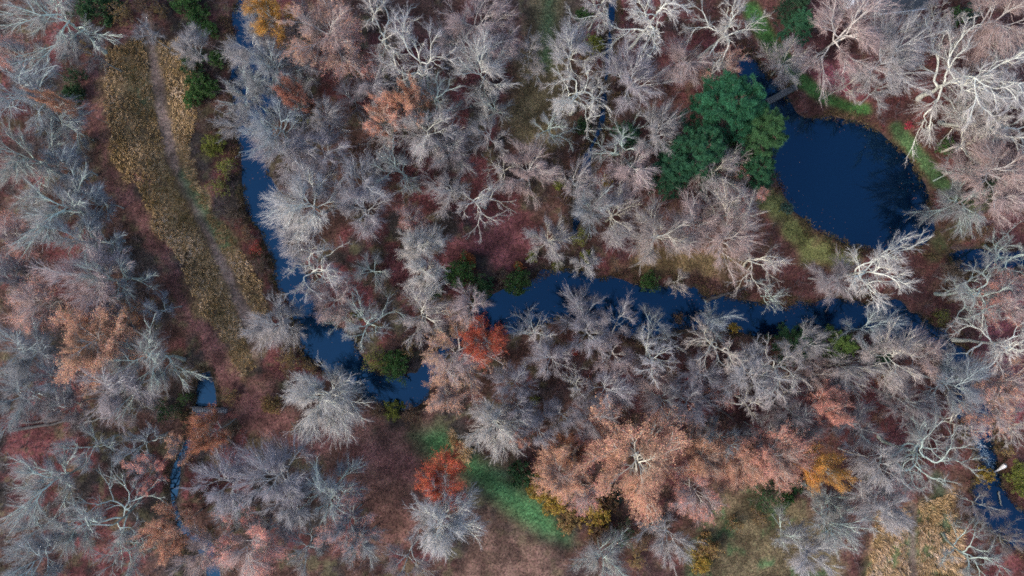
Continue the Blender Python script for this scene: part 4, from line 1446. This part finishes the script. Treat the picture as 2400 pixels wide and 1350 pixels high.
stump(1178, 443, .28, .7, 'pale square-cut stump beside the white crooked tree above the maroon floor')
stump(1340, 612, .3, .5, 'pale cut stump on the creek bank near the small star tree')


# white snag at the foam
wx, wy = W(2334, 1108)
t = thing('dead_snag', 'short white broken snag rising from the creek beside the foam', 'snag', (wx, wy, -.5))
P = np.array([[(0, 0, 0), (.0, .5, .9), (.05, 1.1, 1.7), (.1, 1.6, 2.3), (.12, 1.8, 2.5)]])
g = Geo(); g.tubes(P.astype(float), np.array([[.1, .13, .24, .34, .2]]), 9, False)
g.add(np.concatenate([P[0, -1:] + .02, P[0, -1] + .2 * np.stack([np.cos(np.arange(9) * .698), np.zeros(9), np.sin(np.arange(9) * .698)], 1)]), [(0, 1 + i, 1 + (i + 1) % 9) for i in range(9)])
obj('trunk', g.mesh('trunk', True), mat_plain('bleached_wood', (.62, .6, .58), .8, .15, 4), t)
g = Geo(); g.tubes(np.array([[(0.05, 1.1, 1.7), (.4, 1.2, 2.0), (.6, 1.5, 2.1)]]), np.array([[.08, .05, .03]]), 5)
obj('broken_limb', g.mesh('broken_limb', True), M_LOG, t)

# foam on the creek below it: small clots spread over the water
n = 420
s_ = RNG.random(n)
px = 2288 + 44 * s_ + RNG.normal(size=n) * 5
py = 1025 + 78 * s_ + RNG.normal(size=n) * 10
fx, fy = W(px, py)
G = Geo()
ang = np.arange(6) * math.pi / 3
rr = RNG.uniform(.03, .1, n) * (.3 + .7 * RNG.random(n))
top = np.stack([fx, fy, WATER_Z + .02 + rr * .35], 1)
ring = np.stack([fx[:, None] + rr[:, None] * np.cos(ang), fy[:, None] + rr[:, None] * np.sin(ang), np.full((n, 6), WATER_Z + .006)], 2)
V = np.concatenate([top[:, None], ring], 1)
tri = np.array([(0, 1 + i, 1 + (i + 1) % 6) for i in range(6)])
G.add(V, tri[None] + (np.arange(n) * 7)[:, None, None])
tag(obj('foam', G.mesh('foam'), M_FOAM), 'pale speckled foam drifting on the creek near its lower end', None, None, 'stuff')


# the house at the top edge: only its eaves reach into the frame
def house(cu, cv, lx, ly, h, rh, rz, label, wall_m, roof_m, name):
    wx, wy = W(cu, cv)
    t = thing(name, label, 'house' if name == 'house' else 'shed', (wx, wy, 0), rz)
    g = Geo(); g.box((0, 0, h / 2 - .1), (lx, ly, h + .2)); obj('wall', g.mesh('wall'), wall_m, t)
    ov = .4
    X_, Y_ = lx / 2 + ov, ly / 2 + ov
    z0, z1 = h + .02, h + rh
    v = [(-X_, -Y_, z0), (X_, -Y_, z0), (X_, 0, z1), (-X_, 0, z1), (-X_, Y_, z0), (X_, Y_, z0)]
    v2 = [(a, b, c - .12) for a, b, c in v]
    q = [(0, 1, 2, 3), (3, 2, 5, 4)]
    tr = []
    for A, B, C, D in q:
        tr += [(A, B, C), (A, C, D), (A + 6, C + 6, B + 6), (A + 6, D + 6, C + 6)]
    for A, B in ((0, 1), (1, 2), (2, 5), (5, 4), (4, 3), (3, 0)):
        tr += [(A, A + 6, B + 6), (A, B + 6, B)]
    obj('roof', mesh_np('roof', v + v2, tr), roof_m, t)
    g = Geo(); g.box((0, -Y_ - .06, z0 - .06), (lx + 2 * ov, .14, .12)); g.box((0, Y_ + .06, z0 - .06), (lx + 2 * ov, .14, .12)); obj('gutter', g.mesh('gutter'), M_WALL, t)
    g = Geo()
    for i in (-1, 1):
        g.add([(i * lx / 2, -ly / 2, h), (i * lx / 2, ly / 2, h), (i * lx / 2, 0, h + rh * .85)], [(0, 1, 2)])
    obj('gable', g.mesh('gable'), wall_m, t)
    for s in (-1, 1):
        w_ = obj('window', (lambda G_: (G_.box((0, 0, 0), (1.1, .06, 1.2)), G_.mesh('window'))[1])(Geo()), mat_plain('window_glass', (.03, .04, .05), .1, .1), t)
        w_.location = (s * lx * .28, -ly / 2 - .02, 1.6)
    if name == 'house':
        g = Geo(); g.box((lx * .3, .6, h + rh), (.7, .7, 1.2)); obj('chimney', g.mesh('chimney'), mat_plain('brick', (.3, .12, .09), .9), t)


house(2085, -28, 6.5, 9.0, 3.0, 2.2, .12, 'house with dark slate roof and white gutter at the top edge', M_WALL, M_ROOF, 'house')
house(1985, -2, 3.2, 3.6, 2.3, .8, .12, 'small shed with white metal roof at the top edge near the house', M_WALL, mat_plain('white_metal_roof', (.75, .76, .78), .4, .05), 'garden_shed')

labs = {}
for o in bpy.data.objects:
    if o.parent is None and 'label' in o.keys():
        labs.setdefault(o['label'], []).append(o.name)
for k_, v_ in labs.items():
    if len(v_) > 1:
        print('DUPLICATE LABEL', k_, v_)
    if not 4 <= len(k_.split()) <= 16:
        print('LABEL LENGTH', k_)
